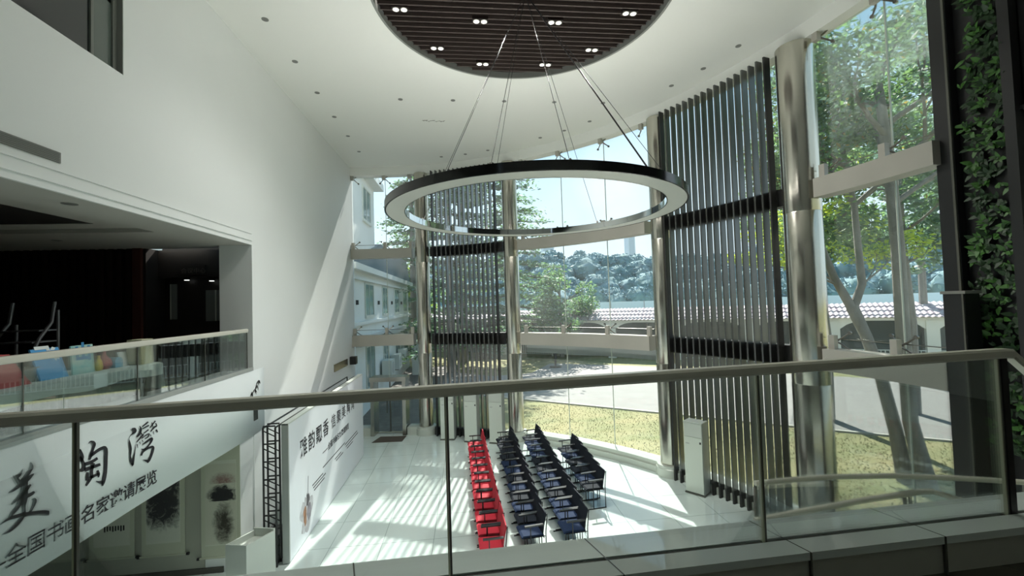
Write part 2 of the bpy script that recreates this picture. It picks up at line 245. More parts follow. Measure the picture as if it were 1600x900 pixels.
GLYPHS={'m':[[4636,3356,4641,3352,4627,3348,4637,3339,4614,3337,4632,3319,4602,3330,4624,3302,4589,3326,4611,3290,4574,3324,4596,3283,4563,3323,4587,3278],[4543,3327,4548,3331,4549,3313,4560,3321,4557,3293,4577,3306,4565,3274,4593,3289,4573,3256,4608,3270,4582,3237,4621,3251,4589,3223,4629,3238],[4701,3390,4716,3390,4701,3378,4723,3378,4701,3364,4734,3359,4699,3355,4740,3337,4696,3348,4735,3318,4691,3336,4726,3305,4684,3324,4716,3293,4673,3313,4706,3279,4660,3301,4694,3265,4646,3289,4683,3250,4631,3273,4670,3232,4615,3257,4657,3213,4604,3246,4648,3200],[4511,3177,4505,3189,4522,3176,4515,3193,4539,3175,4528,3198,4558,3176,4543,3205,4578,3180,4559,3213,4599,3186,4577,3223,4621,3193,4597,3233,4644,3199,4619,3243,4669,3205,4641,3253,4692,3215,4664,3260,4714,3230,4691,3266,4733,3248,4718,3271,4746,3261,4738,3274],[4540,3057,4530,3073,4554,3062,4541,3083,4574,3070,4556,3096,4596,3078,4573,3111,4617,3084,4589,3126,4640,3091,4606,3141,4663,3102,4625,3155,4685,3123,4653,3166,4706,3148,4685,3176,4720,3165,4707,3183],[4626,3243,4687,3214,4621,3208,4688,3175,4613,3158,4689,3121,4610,3111,4688,3073,4613,3073,4682,3040,4621,3038,4673,3013,4627,3006,4666,2988,4631,2975,4666,2962,4633,2951,4668,2933,4630,2931,4663,2905,4619,2915,4650,2881,4601,2901,4631,2862,4580,2886,4609,2846,4556,2869,4580,2831,4528,2853,4549,2820,4505,2841,4519,2813,4486,2835,4493,2816,4468,2834,4471,2823,4456,2833,4457,2829],[4679,3056,4662,3100,4693,3058,4677,3099,4713,3061,4698,3098,4731,3064,4715,3098,4743,3070,4726,3099,4751,3076,4735,3101,4756,3080,4741,3102],[4602,3120,4652,3083,4596,3097,4642,3061,4586,3066,4629,3030,4575,3040,4612,3002,4560,3024,4591,2983,4541,3010,4570,2970,4524,2996,4555,2960,4515,2980,4546,2950,4510,2966,4539,2940,4507,2957,4535,2933],[4430,2923,4426,2930,4444,2925,4439,2935,4464,2929,4457,2943,4484,2931,4475,2949,4499,2931,4488,2954,4513,2929,4502,2958,4533,2925,4523,2958,4563,2918,4554,2955,4601,2909,4592,2949,4640,2898,4633,2940,4683,2883,4677,2927,4730,2866,4724,2911,4772,2849,4768,2896,4807,2832,4805,2882,4838,2815,4838,2870,4863,2801,4864,2858,4881,2795,4883,2846,4892,2792,4896,2836,4900,2790,4904,2829],[4724,3022,4723,3028,4735,3014,4733,3031,4744,3004,4752,3031,4735,3015,4776,3000,4731,3002,4770,2973,4724,2976,4755,2949,4716,2952,4741,2930,4708,2937,4728,2916,4699,2925,4715,2906,4692,2917,4707,2900]],'t':[[5164,3275,5162,3279,5180,3270,5174,3285,5204,3265,5190,3292,5229,3269,5202,3300,5245,3288,5217,3312,5254,3313,5235,3328,5260,3331,5249,3340],[5242,3333,5259,3332,5244,3311,5271,3309,5246,3280,5288,3274,5246,3256,5299,3240,5245,3238,5296,3213,5242,3220,5285,3194,5240,3206,5278,3183],[5180,3222,5186,3221,5177,3214,5194,3211,5172,3202,5204,3194,5169,3184,5211,3170,5168,3156,5214,3139,5168,3120,5213,3102,5168,3088,5212,3069,5167,3064,5211,3044,5166,3042,5208,3023,5165,3020,5207,3003,5165,2996,5211,2981,5166,2972,5217,2956,5170,2948,5220,2931,5179,2918,5218,2905,5191,2885,5212,2878,5199,2863,5208,2860],[5235,3253,5265,3258,5248,3228,5279,3232,5265,3193,5299,3195,5276,3164,5313,3160,5275,3145,5320,3129,5270,3132,5320,3101,5267,3127,5304,3079,5258,3123,5270,3081,5234,3122,5238,3096,5215,3122,5217,3106],[5355,3363,5351,3368,5364,3367,5357,3374,5376,3370,5368,3383,5386,3368,5384,3386,5396,3359,5406,3380,5407,3347,5431,3366,5408,3342,5451,3340,5408,3334,5451,3314,5405,3315,5441,3295,5399,3295,5431,3276,5390,3278,5424,3257,5379,3261,5417,3237,5370,3243,5409,3218,5363,3223,5399,3200,5357,3202,5388,3182,5354,3187,5380,3171],[5388,3195,5364,3228,5410,3204,5385,3237,5442,3216,5417,3250,5472,3225,5448,3260,5498,3230,5477,3267,5523,3233,5505,3271,5545,3232,5530,3271,5563,3230,5554,3271,5566,3231,5587,3260,5565,3230,5613,3226,5568,3200,5619,3184,5566,3154,5617,3134,5564,3105,5614,3086,5563,3058,5613,3039,5562,3010,5610,2990,5558,2969,5606,2946,5550,2937,5599,2910,5540,2909,5591,2879,5532,2884,5582,2854,5530,2860,5571,2835,5530,2838,5558,2821,5530,2823,5549,2811],[5555,2872,5550,2829,5537,2878,5533,2840,5513,2885,5508,2856,5491,2892,5486,2872,5475,2899,5470,2886,5460,2906,5457,2898,5450,2911,5448,2907],[5310,3130,5297,3172,5331,3128,5318,3169,5361,3125,5347,3166,5394,3125,5376,3164,5428,3130,5407,3166,5461,3138,5441,3171,5484,3144,5465,3175],[5313,3065,5295,3112,5344,3065,5326,3110,5388,3065,5372,3106,5429,3064,5415,3103,5464,3062,5452,3098,5496,3059,5485,3094,5518,3057,5508,3091],[5395,3138,5441,3112,5389,3117,5433,3091,5381,3086,5423,3063,5374,3056,5415,3036,5373,3030,5415,3014,5374,3009,5417,2989,5370,2991,5410,2962,5353,2966,5385,2936,5328,2940,5355,2914,5311,2921,5333,2898],[5328,3057,5360,3042,5323,3031,5360,3014,5317,2995,5359,2976,5313,2970,5358,2948],[5390,2956,5372,2996,5411,2958,5395,2994,5441,2961,5427,2992,5467,2962,5454,2991,5482,2961,5470,2991,5494,2959,5480,2992,5501,2958,5486,2993],[5455,3020,5485,3022,5460,3009,5491,3011,5466,2994,5501,2993,5470,2982,5508,2973,5474,2968,5506,2955,5477,2952,5499,2942,5479,2940,5495,2933]],'w':[[5978,3341,5982,3355,5991,3330,5997,3354,6005,3317,6021,3351,6007,3312,6048,3337,6005,3316,6064,3313,6009,3314,6062,3292,6012,3308,6046,3278,6001,3299,6020,3274,5979,3288,5991,3273,5960,3276,5968,3269,5948,3263,5954,3258,5940,3248,5946,3245,5934,3234,5942,3231,5931,3222,5944,3219,5931,3209,5951,3206,5932,3192,5958,3188,5935,3168,5967,3163,5940,3139,5977,3132,5944,3110,5983,3099,5945,3079,5980,3066,5945,3046,5974,3035,5946,3015,5970,3006,5946,2989,5975,2982,5947,2967,5984,2960,5951,2945,5991,2939,5963,2919,5996,2915,5979,2893,6000,2891,5990,2876,6002,2874],[6015,2880,5977,2897,6017,2895,5979,2911,6020,2915,5982,2932,6023,2937,5987,2954,6027,2959,5995,2975,6031,2985,6006,2997,6036,3014,6017,3023,6041,3055,6027,3061,6047,3100,6038,3104,6051,3132,6045,3135],[6108,3346,6120,3347,6113,3333,6130,3334,6119,3315,6144,3313,6119,3300,6152,3290,6112,3287,6150,3268,6101,3272,6140,3248,6089,3259,6127,3231,6078,3248,6107,3221,6065,3236,6085,3215,6055,3228,6070,3212],[6068,3149,6056,3161,6086,3157,6070,3172,6111,3169,6092,3187,6135,3181,6114,3201,6157,3191,6137,3212,6178,3202,6161,3221,6194,3210,6178,3226],[6164,3318,6152,3333,6197,3327,6183,3344,6242,3339,6226,3359,6275,3348,6257,3370],[6162,3290,6154,3303,6197,3293,6189,3308,6247,3297,6237,3314,6283,3300,6272,3318],[6185,3224,6175,3237,6213,3230,6201,3245,6251,3239,6238,3255,6279,3245,6265,3263],[6115,3273,6135,3274,6125,3255,6144,3257,6139,3231,6157,3232,6149,3213,6167,3215],[6151,3170,6142,3182,6176,3176,6166,3189,6211,3185,6201,3199,6242,3191,6232,3206,6262,3192,6255,3207,6275,3190,6274,3205,6273,3193,6293,3193,6272,3189,6292,3178,6263,3178,6282,3165,6252,3170,6267,3154,6236,3165,6246,3150,6214,3162,6222,3149,6199,3161,6206,3148],[6302,3264,6288,3276,6333,3283,6317,3296,6376,3309,6357,3324,6407,3328,6386,3345],[6315,3211,6298,3226,6335,3222,6317,3238,6364,3236,6343,3256,6388,3246,6368,3269,6402,3248,6391,3272,6417,3247,6407,3268,6432,3255,6409,3266,6429,3273,6408,3275,6419,3292,6400,3291,6411,3305,6394,3304],[6322,3333,6339,3332,6330,3314,6346,3313,6340,3287,6355,3286,6347,3267,6361,3266],[6393,3212,6423,3217,6405,3199,6431,3204,6422,3181,6441,3185,6434,3168,6448,3171],[6348,3207,6367,3204,6353,3194,6369,3192,6359,3177,6371,3175,6363,3164,6373,3163],[6298,3179,6314,3177,6302,3170,6316,3168,6307,3157,6318,3156,6311,3148,6320,3147],[6061,3128,6078,3125,6065,3113,6080,3110,6071,3092,6083,3089,6076,3076,6084,3075],[6103,3144,6119,3144,6108,3134,6122,3133,6116,3119,6127,3118,6122,3108,6130,3108],[6147,3152,6163,3153,6154,3143,6167,3144,6163,3130,6174,3131,6170,3121,6178,3122],[6167,3085,6158,3099,6188,3087,6175,3104,6217,3089,6200,3112,6246,3093,6226,3120,6276,3099,6254,3127,6306,3105,6285,3134,6326,3108,6310,3138,6324,3109,6335,3133,6313,3119,6355,3110,6311,3116,6353,3096,6306,3105,6343,3082,6296,3089,6328,3066,6281,3073,6307,3051,6258,3058,6282,3036,6230,3042,6252,3020,6205,3033,6221,3010,6184,3031,6191,3012,6161,3035,6164,3019,6145,3038,6147,3025],[6155,2950,6131,2961,6160,2959,6133,2973,6167,2971,6136,2990,6177,2980,6148,3006,6193,2987,6170,3015,6217,2992,6198,3020,6244,2996,6228,3023,6277,2997,6262,3026,6313,2995,6300,3026,6337,2991,6333,3023,6335,2992,6363,3008,6330,2996,6378,2984,6328,2986,6377,2964,6322,2965,6369,2941,6311,2938,6355,2913,6298,2914,6340,2888,6283,2895,6326,2867,6267,2879,6311,2848,6254,2865,6297,2833,6246,2851,6281,2824,6242,2839,6265,2820,6239,2830,6254,2818],[6265,2858,6252,2826,6236,2869,6227,2845,6198,2883,6193,2870,6171,2893,6169,2889]]}
# ================================================================ STRUCTURE
ZC=10.12; DC=(1.14,7.3); DR=2.65
struct('floor',MB().prism([(-12,-3),(7.15,-3)]+[pol(11.5,a_) for a_ in range(0,91,3)]+[(-4.35,17.0),(-12,17.0)],'z',-.2,0),floorm)
# ---- ceiling with the round opening
def outer(ang):
    d=(math.cos(ang),math.sin(ang)); best=1e9
    for ax,val in ((0,-4.3),(0,7.4),(1,-3)):
        if abs(d[ax])>1e-6:
            t=(val-DC[ax])/d[ax]
            if t>0: best=min(best,t)
    ox,oy=DC[0]-O[0],DC[1]-O[1]; b=ox*d[0]+oy*d[1]; c=ox*ox+oy*oy-11.32**2; t=-b+math.sqrt(b*b-c)
    y=DC[1]+t*d[1]
    if y>O[1]: best=min(best,t)
    return (DC[0]+best*d[0],DC[1]+best*d[1])
cb=MB(); n=360; P=[];F=[]
for i in range(n):
    a_=2*PI*i/n; p=(DC[0]+DR*math.cos(a_),DC[1]+DR*math.sin(a_)); q=outer(a_); P+=[(p[0],p[1],ZC),(q[0],q[1],ZC),(p[0],p[1],ZC+.14),(q[0],q[1],ZC+.14)]
for i in range(n):
    j=(i+1)%n; F+=[(4*i,4*i+1,4*j+1,4*j),(4*i+2,4*j+2,4*j+3,4*i+3),(4*i+1,4*i+3,4*j+3,4*j+1)]
ce=struct('ceiling',cb.add(P,F),ceilm)
ck=MB(); rk_=random.Random(4)
for k in range(9):
    x_=-1.15+.07*k; ck.add([(x_,12.4+rk_.uniform(-.05,.05),ZC-.001),(x_+.12,12.4+rk_.uniform(-.05,.05),ZC-.001),(x_+.06,12.43+rk_.uniform(-.03,.07),ZC-.001)],[(0,1,2)])
ck.build('paint_crack',mat('crack_grey',(.30,.30,.27),.8),ce)
struct('trim_1',MB().arcbox(O,11.30,11.62,-.5,90.5,9.80,ZC+.3,64),ceilm)
struct('trim_2',MB().arcbox(DC,DR-.035,DR+.01,0,360,ZC-.015,ZC+.16,120),rimm)
# ---- left wall and its openings
wl=MB().box(-4.92,XW,9.15,17.1,0,ZC).box(-4.92,XW,-3,9.15,6.13,7.87).box(-4.92,XW,5.89,9.15,7.87,ZC).box(-4.92,XW,-3,9.15,2.5,3.6)
struct('wall_left',wl,white)
md=MB()
for x,z0,z1 in ((XW+.025,6.12,6.20),(XW+.045,6.20,6.27),(XW+.02,6.27,6.34),(XW+.035,6.34,6.365)): md.box(XW-.01,x,-3,9.09,z0,z1)
struct('trim_3',md,white)
# upper opening: dark room with grey post
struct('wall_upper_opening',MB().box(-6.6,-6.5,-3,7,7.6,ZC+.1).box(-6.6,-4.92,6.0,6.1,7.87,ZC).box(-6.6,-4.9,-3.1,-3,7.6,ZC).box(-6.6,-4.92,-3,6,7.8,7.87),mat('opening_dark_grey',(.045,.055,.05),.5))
w1=sempty('window_1'); 
MB().box(-4.41,-4.39,-2.9,5.50,7.88,ZC).build('pane',mat('smoked_glass',(.018,.022,.022),.1),w1)
MB().box(-4.43,-4.37,5.50,5.54,7.88,ZC).box(-4.43,-4.37,5.82,5.885,7.88,ZC).box(-4.43,-4.39,5.54,5.82,8.75,8.80).build('window_frame',mat('grey_frame',(.16,.17,.15),.5),w1)
MB().box(-4.41,-4.39,5.54,5.82,7.88,ZC).build('pane',mat('grey_glass',(.10,.125,.11),.15),w1)
MB().box(-4.40,-4.305,5.882,5.888,7.88,ZC).build('window_reveal',mat('reveal_grey',(.23,.23,.21),.6),w1)
# ---- mezzanine hall behind the opening
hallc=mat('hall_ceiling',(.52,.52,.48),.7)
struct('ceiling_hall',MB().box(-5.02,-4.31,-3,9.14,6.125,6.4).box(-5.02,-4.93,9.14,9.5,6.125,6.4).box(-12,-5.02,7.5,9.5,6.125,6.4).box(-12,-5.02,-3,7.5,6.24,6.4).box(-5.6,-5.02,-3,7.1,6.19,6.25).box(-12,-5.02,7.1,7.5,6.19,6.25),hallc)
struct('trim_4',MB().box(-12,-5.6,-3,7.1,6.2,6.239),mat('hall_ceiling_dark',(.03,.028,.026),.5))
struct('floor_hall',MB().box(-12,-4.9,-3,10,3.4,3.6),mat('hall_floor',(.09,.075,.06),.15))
dark=mat('hall_dark_wood',(.02,.016,.014),.5)  # plain dark wood tone of the hall
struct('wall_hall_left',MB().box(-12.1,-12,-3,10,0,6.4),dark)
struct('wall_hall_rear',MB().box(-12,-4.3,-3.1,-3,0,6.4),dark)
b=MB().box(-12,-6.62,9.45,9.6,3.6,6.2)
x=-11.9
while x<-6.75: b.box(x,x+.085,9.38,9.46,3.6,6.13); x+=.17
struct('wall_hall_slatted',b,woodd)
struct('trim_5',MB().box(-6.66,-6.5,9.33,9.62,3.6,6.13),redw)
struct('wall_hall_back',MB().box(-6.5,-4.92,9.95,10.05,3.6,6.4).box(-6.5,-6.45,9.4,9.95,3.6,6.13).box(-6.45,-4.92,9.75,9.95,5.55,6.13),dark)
glow_pane=mat('far_glow_grey',(.20,.22,.21),.6)  # flat grey stands for the glow of another room behind glass panes
w2=sempty('window_2'); MB().box(-5.62,-5.22,9.93,9.949,4.6,5.27).build('glow_pane',glow_pane,w2); MB().box(-5.425,-5.40,9.915,9.93,4.6,5.27).build('mullion',acw,w2)
w3=sempty('window_3'); MB().box(-6.32,-6.2,9.93,9.949,4.66,5.42).build('glow_pane',glow_pane,w3); MB().box(-6.33,-6.315,9.92,9.93,4.66,5.42).build('mullion',acw,w3)
# ---- gallery under the mezzanine
gal=mat('gallery_wall',(.42,.43,.36),.7)
struct('wall_gallery_back',MB().box(-12,-4.92,8.62,8.75,0,3.4),gal)
struct('ceiling_gallery',MB().box(-12,-4.9,-3,8.7,2.9,3.4),gal)
struct('wall_gallery_jamb',MB().box(-4.93,-4.31,8.62,9.15,0,2.5),white)
struct('baseboard_gallery',MB().box(-12,-4.6,8.59,8.62,0,.10),darkst)
# ---- near platform: floor, ledge, groove
YL=lambda x:2.168+.0245*x   # line of the glass
struct('floor_platform',MB().box(-4.3,7.1,-3,2.15,2.95,3.27),mat('platform_floor',(.06,.055,.04),.2))
def slab(y0,y1,z0,z1,x0=-4.28,x1=7.1): # follows the line of the glass
    return MB().add([(x0,YL(x0)+y0,z0),(x1,YL(x1)+y0,z0),(x1,YL(x1)+y1,z0),(x0,YL(x0)+y1,z0),(x0,YL(x0)+y0,z1),(x1,YL(x1)+y0,z1),(x1,YL(x1)+y1,z1),(x0,YL(x0)+y1,z1)],[(0,3,2,1),(4,5,6,7),(0,1,5,4),(1,2,6,5),(2,3,7,6),(3,0,4,7)])
struct('trim_6',slab(.018,.205,2.6,3.47),ledgem)
struct('trim_7',slab(-.135,-.012,3.43,3.47),ledgem)
struct('trim_8',slab(-.012,.018,3.2,3.462),darkst)
struct('trim_9',slab(-.12,-.012,2.95,3.43),riser)
jt=MB()
for x in (-2.4,-.62,.62,1.62,2.42):
    y=YL(x); jt.add([(x-.01,y+.205,3.471),(x-.002,y+.205,3.471),(x+.10,y-.135,3.471),(x+.092,y-.135,3.471)],[(0,1,2,3)]); jt.box(x+.092,x+.100,y-.137,y-.12,3.2,3.47)
struct('trim_10',jt,darkst)
# ---- right side wall beyond the plant panel
struct('wall_right',MB().box(7.12,7.3,-3,4.66,0,7.06),mat('right_panel_grey',(.33,.335,.30),.5))
struct('wall_right_upper',MB().box(7.12,7.3,-3,4.66,7.06,ZC),black)
struct('trim_11',MB().box(7.05,7.12,-3,4.66,7.04,7.09).box(7.09,7.12,4.0,4.66,5.0,5.03),black)
struct('wall_rear',MB().box(-4.3,7.3,-3.1,-3,2.6,ZC+.2),white)
# ---- curb, columns, beams of the glass wall
curb=mat('curb_stone',(.55,.58,.52),.25)
struct('trim_12',MB().arcbox(O,11.18,11.66,0,56.5,0,.17,40).arcbox(O,11.24,11.66,0,56.5,.17,.29,40).arcbox(O,11.18,11.66,77,79.6,0,.29,4).arcbox(O,11.18,11.66,86.6,90,0,.29,4),curb)
cols=[(76.2,.265,'column beside the glass door'),(58.5,.27,'column at the left end of the wide central window bay'),(31.2,.27,'column at the right end of the wide central window bay'),(12.7,.335,'thick column nearest the plant wall')]
for a_,r,lb in cols:
    c=pol(11.4,a_)
    t=thing('steel_column','round brushed steel '+lb,'column',(c[0],c[1],0))
    MB().lathe([(r,.3),(r,3.0),(r-.004,3.01),(r,3.02),(r,6.4),(r-.004,6.41),(r,6.42),(r,9.8)],n=40).build('shaft',steel,t,True)
    MB().lathe([(r+.12,0),(r+.12,.22),(r+.10,.24),(r+.10,.30),(r+.01,.305)],n=40).build('plinth',curb,t,True)
LV=[(3.32,3.73),(6.62,6.98)]
bays=[(78,90,'short','by the left wall'),(33.2,56.7,'long','across the central window bay'),(.6,10.7,'short','in the bay beside the plant wall')]
for a0,a1,ln,where in bays:
    for i,(z0,z1) in enumerate(LV):
        o=MB().arcbox(O,11.2,11.53,a0,a1,z0,z1,36).build('steel_beam',beamm,smooth=True)
        tag(o,f'{ln} curved beige steel beam {where}, {"lower" if i==0 else "upper"} level','beam')
# ---- glass panes
RG=11.55
BA=[('window_4',[90.3,83.4,77.2]),('window_5',[77.2,68,58.6]),('window_6',[58.6,48.7,40.7,31.4]),('window_7',[31.4,22,12.8]),('window_8',[12.8,4.8,.2])]
for nm,sm in BA:
    w=sempty(nm)
    for i in range(len(sm)-1):
        for z0,z1 in ((.29,3.88),(3.88,7.13),(7.13,9.8)):
            if nm=='window_4' and z0<1:   # the door bay: glass beside and over the door
                if i==0: MB().arcbox(O,RG,RG+.012,86.6,90.3,.29,z1,3).build('pane',gla,w); MB().arcbox(O,RG,RG+.012,83.43,86.6,2.15,z1,3).build('pane',gla,w)
                else: MB().arcbox(O,RG,RG+.012,77.2,79.6,.29,z1,3).build('pane',gla,w); MB().arcbox(O,RG,RG+.012,79.6,83.37,2.15,z1,3).build('pane',gla,w)
                continue
            MB().arcbox(O,RG,RG+.012,sm[i+1]+.03,sm[i]-.03,z0+.008,z1-.008,8).build('pane',gla,w)
    for s in sm[1:-1]: MB().arcbox(O,RG-.006,RG+.018,s-.045,s+.045,.29 if nm!='window_4' else 2.15,9.8,1).build('vertical_joint',seam,w)
# ---- spider fittings
def spider(a,z,post,where,half=0,down=False,lean=0):
    c=pol(11.36,a); t=thing('spider_fitting',where,'glass fitting',(c[0],c[1],z),math.radians(a),'steel spider fittings of the glass wall')
    # local x = outward, y = along the arc
    s=-1 if down else 1
    MB().box(-.05,.05,-.055,.055,0 if s>0 else -post,post if s>0 else 0).build('post',beamm,t)
    ar=MB(); zc=s*post*.55; cps=[]
    for dy,dz in [(y,zz) for y in ((-1,1) if not half else (half,)) for zz in (-1,1)]:
        e=(.175,dy*.19,zc+dz*.16); ar.tube([(.05,dy*.02,zc),(.12,dy*.08,zc+dz*.06),e],[.02,.018,.014],6)
        cps.append(MB().tube([(e[0]-.02,e[1],e[2]),(.19,e[1],e[2])],.033,10))
    ar.build('arms',fitting,t,True); [q.build('bolt_cap',fitting,t,True) for q in cps]
names={83.4:'in the bay by the left wall',89.4:'touching the left wall',78.4:'left of the column beside the door',55.9:'right of column two',48.7:'at the left seam of the central bay',40.7:'at the right seam of the central bay',33.6:'left of the third column',10.2:'right of the thick column',4.8:'nearest the plant wall'}
for a_,h in ((89.4,-1),(83.4,0),(78.4,1),(55.9,-1),(48.7,0),(40.7,0),(33.6,1),(10.2,-1),(4.8,0)):
    for k,z in enumerate((3.73,6.98)):
        spider(a_,z,.26,f'steel spider fitting {names[a_]}, on the {"lower" if k==0 else "upper"} beam',h)
    spider(a_,9.8,.16,f'steel spider fitting {names[a_]}, under the ceiling edge',h,True)
# tension rods parallel to the beams
for a0,a1,ln,where in bays:
    for z,lv in ((3.91,'lower'),(7.16,'upper')):
        tag(MB().tube([(*pol(11.47,a0+(a1-a0)*i/16),z) for i in range(17)],.009,5).build('tension_rod',fitting),f'thin steel rod running {where}, just over the {lv} beam','rod')
# ---- slatted screens
def screen(a0,a1,n,label,feet):
    t=thing('slat_screen',label,'screen',(0,0,0))
    for z0,z1 in LV: MB().arcbox(O,11.28,11.53,min(a0,a1)-.9,max(a0,a1)+.9,z0,z1,16).build('cross_beam',darkb,t)
    MB().arcbox(O,11.24,11.40,min(a0,a1)-.7,max(a0,a1)+.7,.0,.28,16).build('base_rail',darkb,t)
    for i in range(n):
        a=a0+(a1-a0)*i/(n-1); c=pol(11.16,a)
        o=MB().obox(c,rad(a),.085,rad(a+90),.018,.3,9.8).build('slat',slatm if 0<i<n-1 else darkb,t)
        MB().obox(c,rad(a),.089,rad(a+90),.022,0,.3).build('shoe',darkb,o)
screen(73.6,60.9,15,'tall screen of upright steel slats between the two far columns, behind three white cabinets',1)
screen(29.6,14.9,17,'tall screen of upright steel slats between the two right columns, behind one white cabinet',1)
# ---- door in the left bay
d=sempty('door_1'); c0=pol(11.42,86.4); c1=pol(11.42,79.8)
u=Vector((c1[0]-c0[0],c1[1]-c0[1],0)); L=u.length; u.normalize(); v=Vector((-u.y,u.x,0))
def dbox(s0,s1,t0,t1,z0,z1):
    c=Vector((c0[0],c0[1],0))+u*(s0+s1)/2+v*(t0+t1)/2; return MB().obox((c.x,c.y),u,(s1-s0)/2,v,(t1-t0)/2,z0,z1)
dbox(0,.13,-.3,.25,0,2.1).build('door_frame',steel,d); dbox(L-.13,L,-.3,.25,0,2.1).build('door_frame',steel,d)
dbox(-.02,L+.02,-.34,.28,2.0,2.16).build('door_head',steel,d)
dbox(.13,L-.13,-.02,.0,.06,2.0).build('door_pane',gl2,d)
dbox(.13,L-.13,-.04,.02,.02,.09).build('door_rail',steel,d); dbox(L/2-.02,L/2+.02,-.04,.02,.09,2.0).build('door_stile',fitting,d)
dbox(L/2-.12,L/2-.09,-.09,-.06,.8,1.3).build('door_handle',fitting,d)
# ================================================================ THINGS INSIDE
# ---- round slatted ceiling panel
t=thing('slatted_ceiling_disc','large round dark wooden ceiling panel with narrow battens, set into the white ceiling','ceiling panel',(DC[0],DC[1],ZC))
MB().lathe([(DR-.04,.12),(DR-.04,.15)],n=96).build('backing_panel',woodd,t)
y=-2.5
while y<2.6:
    h=math.sqrt(max(0,(DR-.05)**2-y*y))
    if h>.1: MB().box(-h,h,y-.013,y+.013,.06,.118).build('batten',lath,t)
    y+=.15
def twin(x,y,lb):
    t=thing('twin_spotlight',lb,'spotlight',(x,y,ZC+.05),0,'twin spotlights in the dark ceiling disc')
    MB().box(-.15,.15,-.075,.075,0,.062).build('housing',woodd,t)
    for s in (-.072,.072): 
        MB().lathe([(.062,-.008),(.062,.0)],c=(s,0),n=20).build('lamp_ring',diff,t)
        MB().lathe([(.046,-.012),(.046,-.008)],c=(s,0),n=16).build('bulb',lampw,t)
    l=bpy.data.lights.new('spot_light','SPOT'); l.energy=SPOT_W; l.spot_size=math.radians(140); l.spot_blend=1.0; l.shadow_soft_size=.08; l.color=(1,.985,.93); lo_=bpy.data.objects.new('spot_light',l); COL.objects.link(lo_); lo_.parent=t; lo_.location=(0,0,-.03)
for x,y,lb in [(-1.06,7.76,'leftmost, near the top picture edge'),(.4,8.01,'in the middle near the leftmost one'),(-.47,8.92,'on the left, nearer the far rim'),(.5,9.47,'at the far rim, left of centre'),(1.92,9.43,'at the far rim, right of centre'),(2.82,8.81,'on the right, nearer the far rim'),(1.84,7.96,'in the middle beside the power cable'),(3.2,7.62,'rightmost of those in view')]:
    twin(x,y,'twin white spotlight in the dark disc, '+lb)
# ---- small round downlights
def downl(x,y,lb,z=ZC,r=.06,g='small round downlights in the white ceiling'):
    t=thing('downlight',lb,'downlight',(x,y,z),0,g)
    MB().lathe([(r,-.008),(r,.0)],n=20).build('ring',rimm,t); MB().lathe([(r*.72,-.010),(r*.72,-.0085)],n=16).build('lens',lampoff,t)
ordn=['first','second','third','fourth','fifth','sixth','seventh','eighth','ninth','tenth','eleventh','twelfth','thirteenth']
for i in range(6): downl(-3.53,8.1+1.375*i,f'small grey downlight in the ceiling line along the left wall, {ordn[i]} from the viewer')
for i in range(5): downl(-1.56+1.345*i,11.12,f'small grey downlight in the straight row beyond the dark disc, {ordn[i]} from the left')
for i,(x,y) in enumerate([(5.92,8.42),(5.65,9.32),(5.27,10.13),(3.79,12.3),(3.18,13.0),(2.52,13.6),(.87,14.78),(.09,15.18),(-.77,15.46)]):
    downl(x,y,f'small grey downlight along the curved ceiling edge, {ordn[i]} from the right')
downl(-4.62,5.53,'round grey downlight in the hall ceiling just inside the left opening',6.125,.075,'downlights of the hall'); downl(-7.05,8.2,'dim downlight deep in the hall, before the slatted wood wall',6.125,.075,'downlights of the hall')
# ---- ring chandelier
RC=(1.19,7.25); zr=6.3
t=thing('ring_chandelier','large horizontal black and mirror steel ring lamp hung on thin cables','chandelier',(RC[0],RC[1],zr))
def ringm(r0,r1,z0,z1,n=128):
    b=MB(); P=[];F=[]
    for k in range(n):
        c,s_=math.cos(2*PI*k/n),math.sin(2*PI*k/n); P+=[(r0*c,r0*s_,z0),(r1*c,r1*s_,z0),(r1*c,r1*s_,z1),(r0*c,r0*s_,z1)]
    for k in range(n):
        j=(k+1)%n; F+=[(4*k+i,4*j+i,4*j+(i+1)%4,4*k+(i+1)%4) for i in range(4)]
    return b.add(P,F)
ringm(2.445,2.47,0,.12).build('outer_band',mat('ring_black_gloss',(.02,.02,.02),.12,.2),t,True)
ringm(2.15,2.165,0,.11).build('inner_band',mirror,t,True)
ringm(2.165,2.445,.08,.10).build('top_plate',black,t,True); ringm(2.2,2.41,.101,.106).build('added_fill_strip',ceiling_fill,t)  # unseen glowing strip added above the plate to light the ceiling
ringm(2.165,2.445,.004,.03).build('diffuser',diff,t,True)
apex=Vector((-.02,.03,ZC+.1-zr))
for k,a_ in enumerate((-128,-112,-88,-58,-28,45,108,150)):
    r=2.31; p=Vector((r*math.cos(math.radians(a_)),r*math.sin(math.radians(a_)),.12))
    MB().tube([p,apex],.0045,5).build('cable',black,t); MB().lathe([(.02,.12),(.02,.17),(.008,.19)],c=(p.x,p.y),n=10).build('cable_clamp',fitting,t)
p=Vector((2.31*math.cos(math.radians(-58)),2.31*math.sin(math.radians(-58)),.12))
MB().tube([p+Vector((.02,.01,0)),p.lerp(apex,.5)+Vector((.02,0,-.02)),apex],.010,6).build('power_cable',black,t)
MB().lathe([(.09,ZC+.04-zr),(.09,ZC+.10-zr)],c=(apex.x,apex.y),n=20).build('ceiling_rose',black,t)
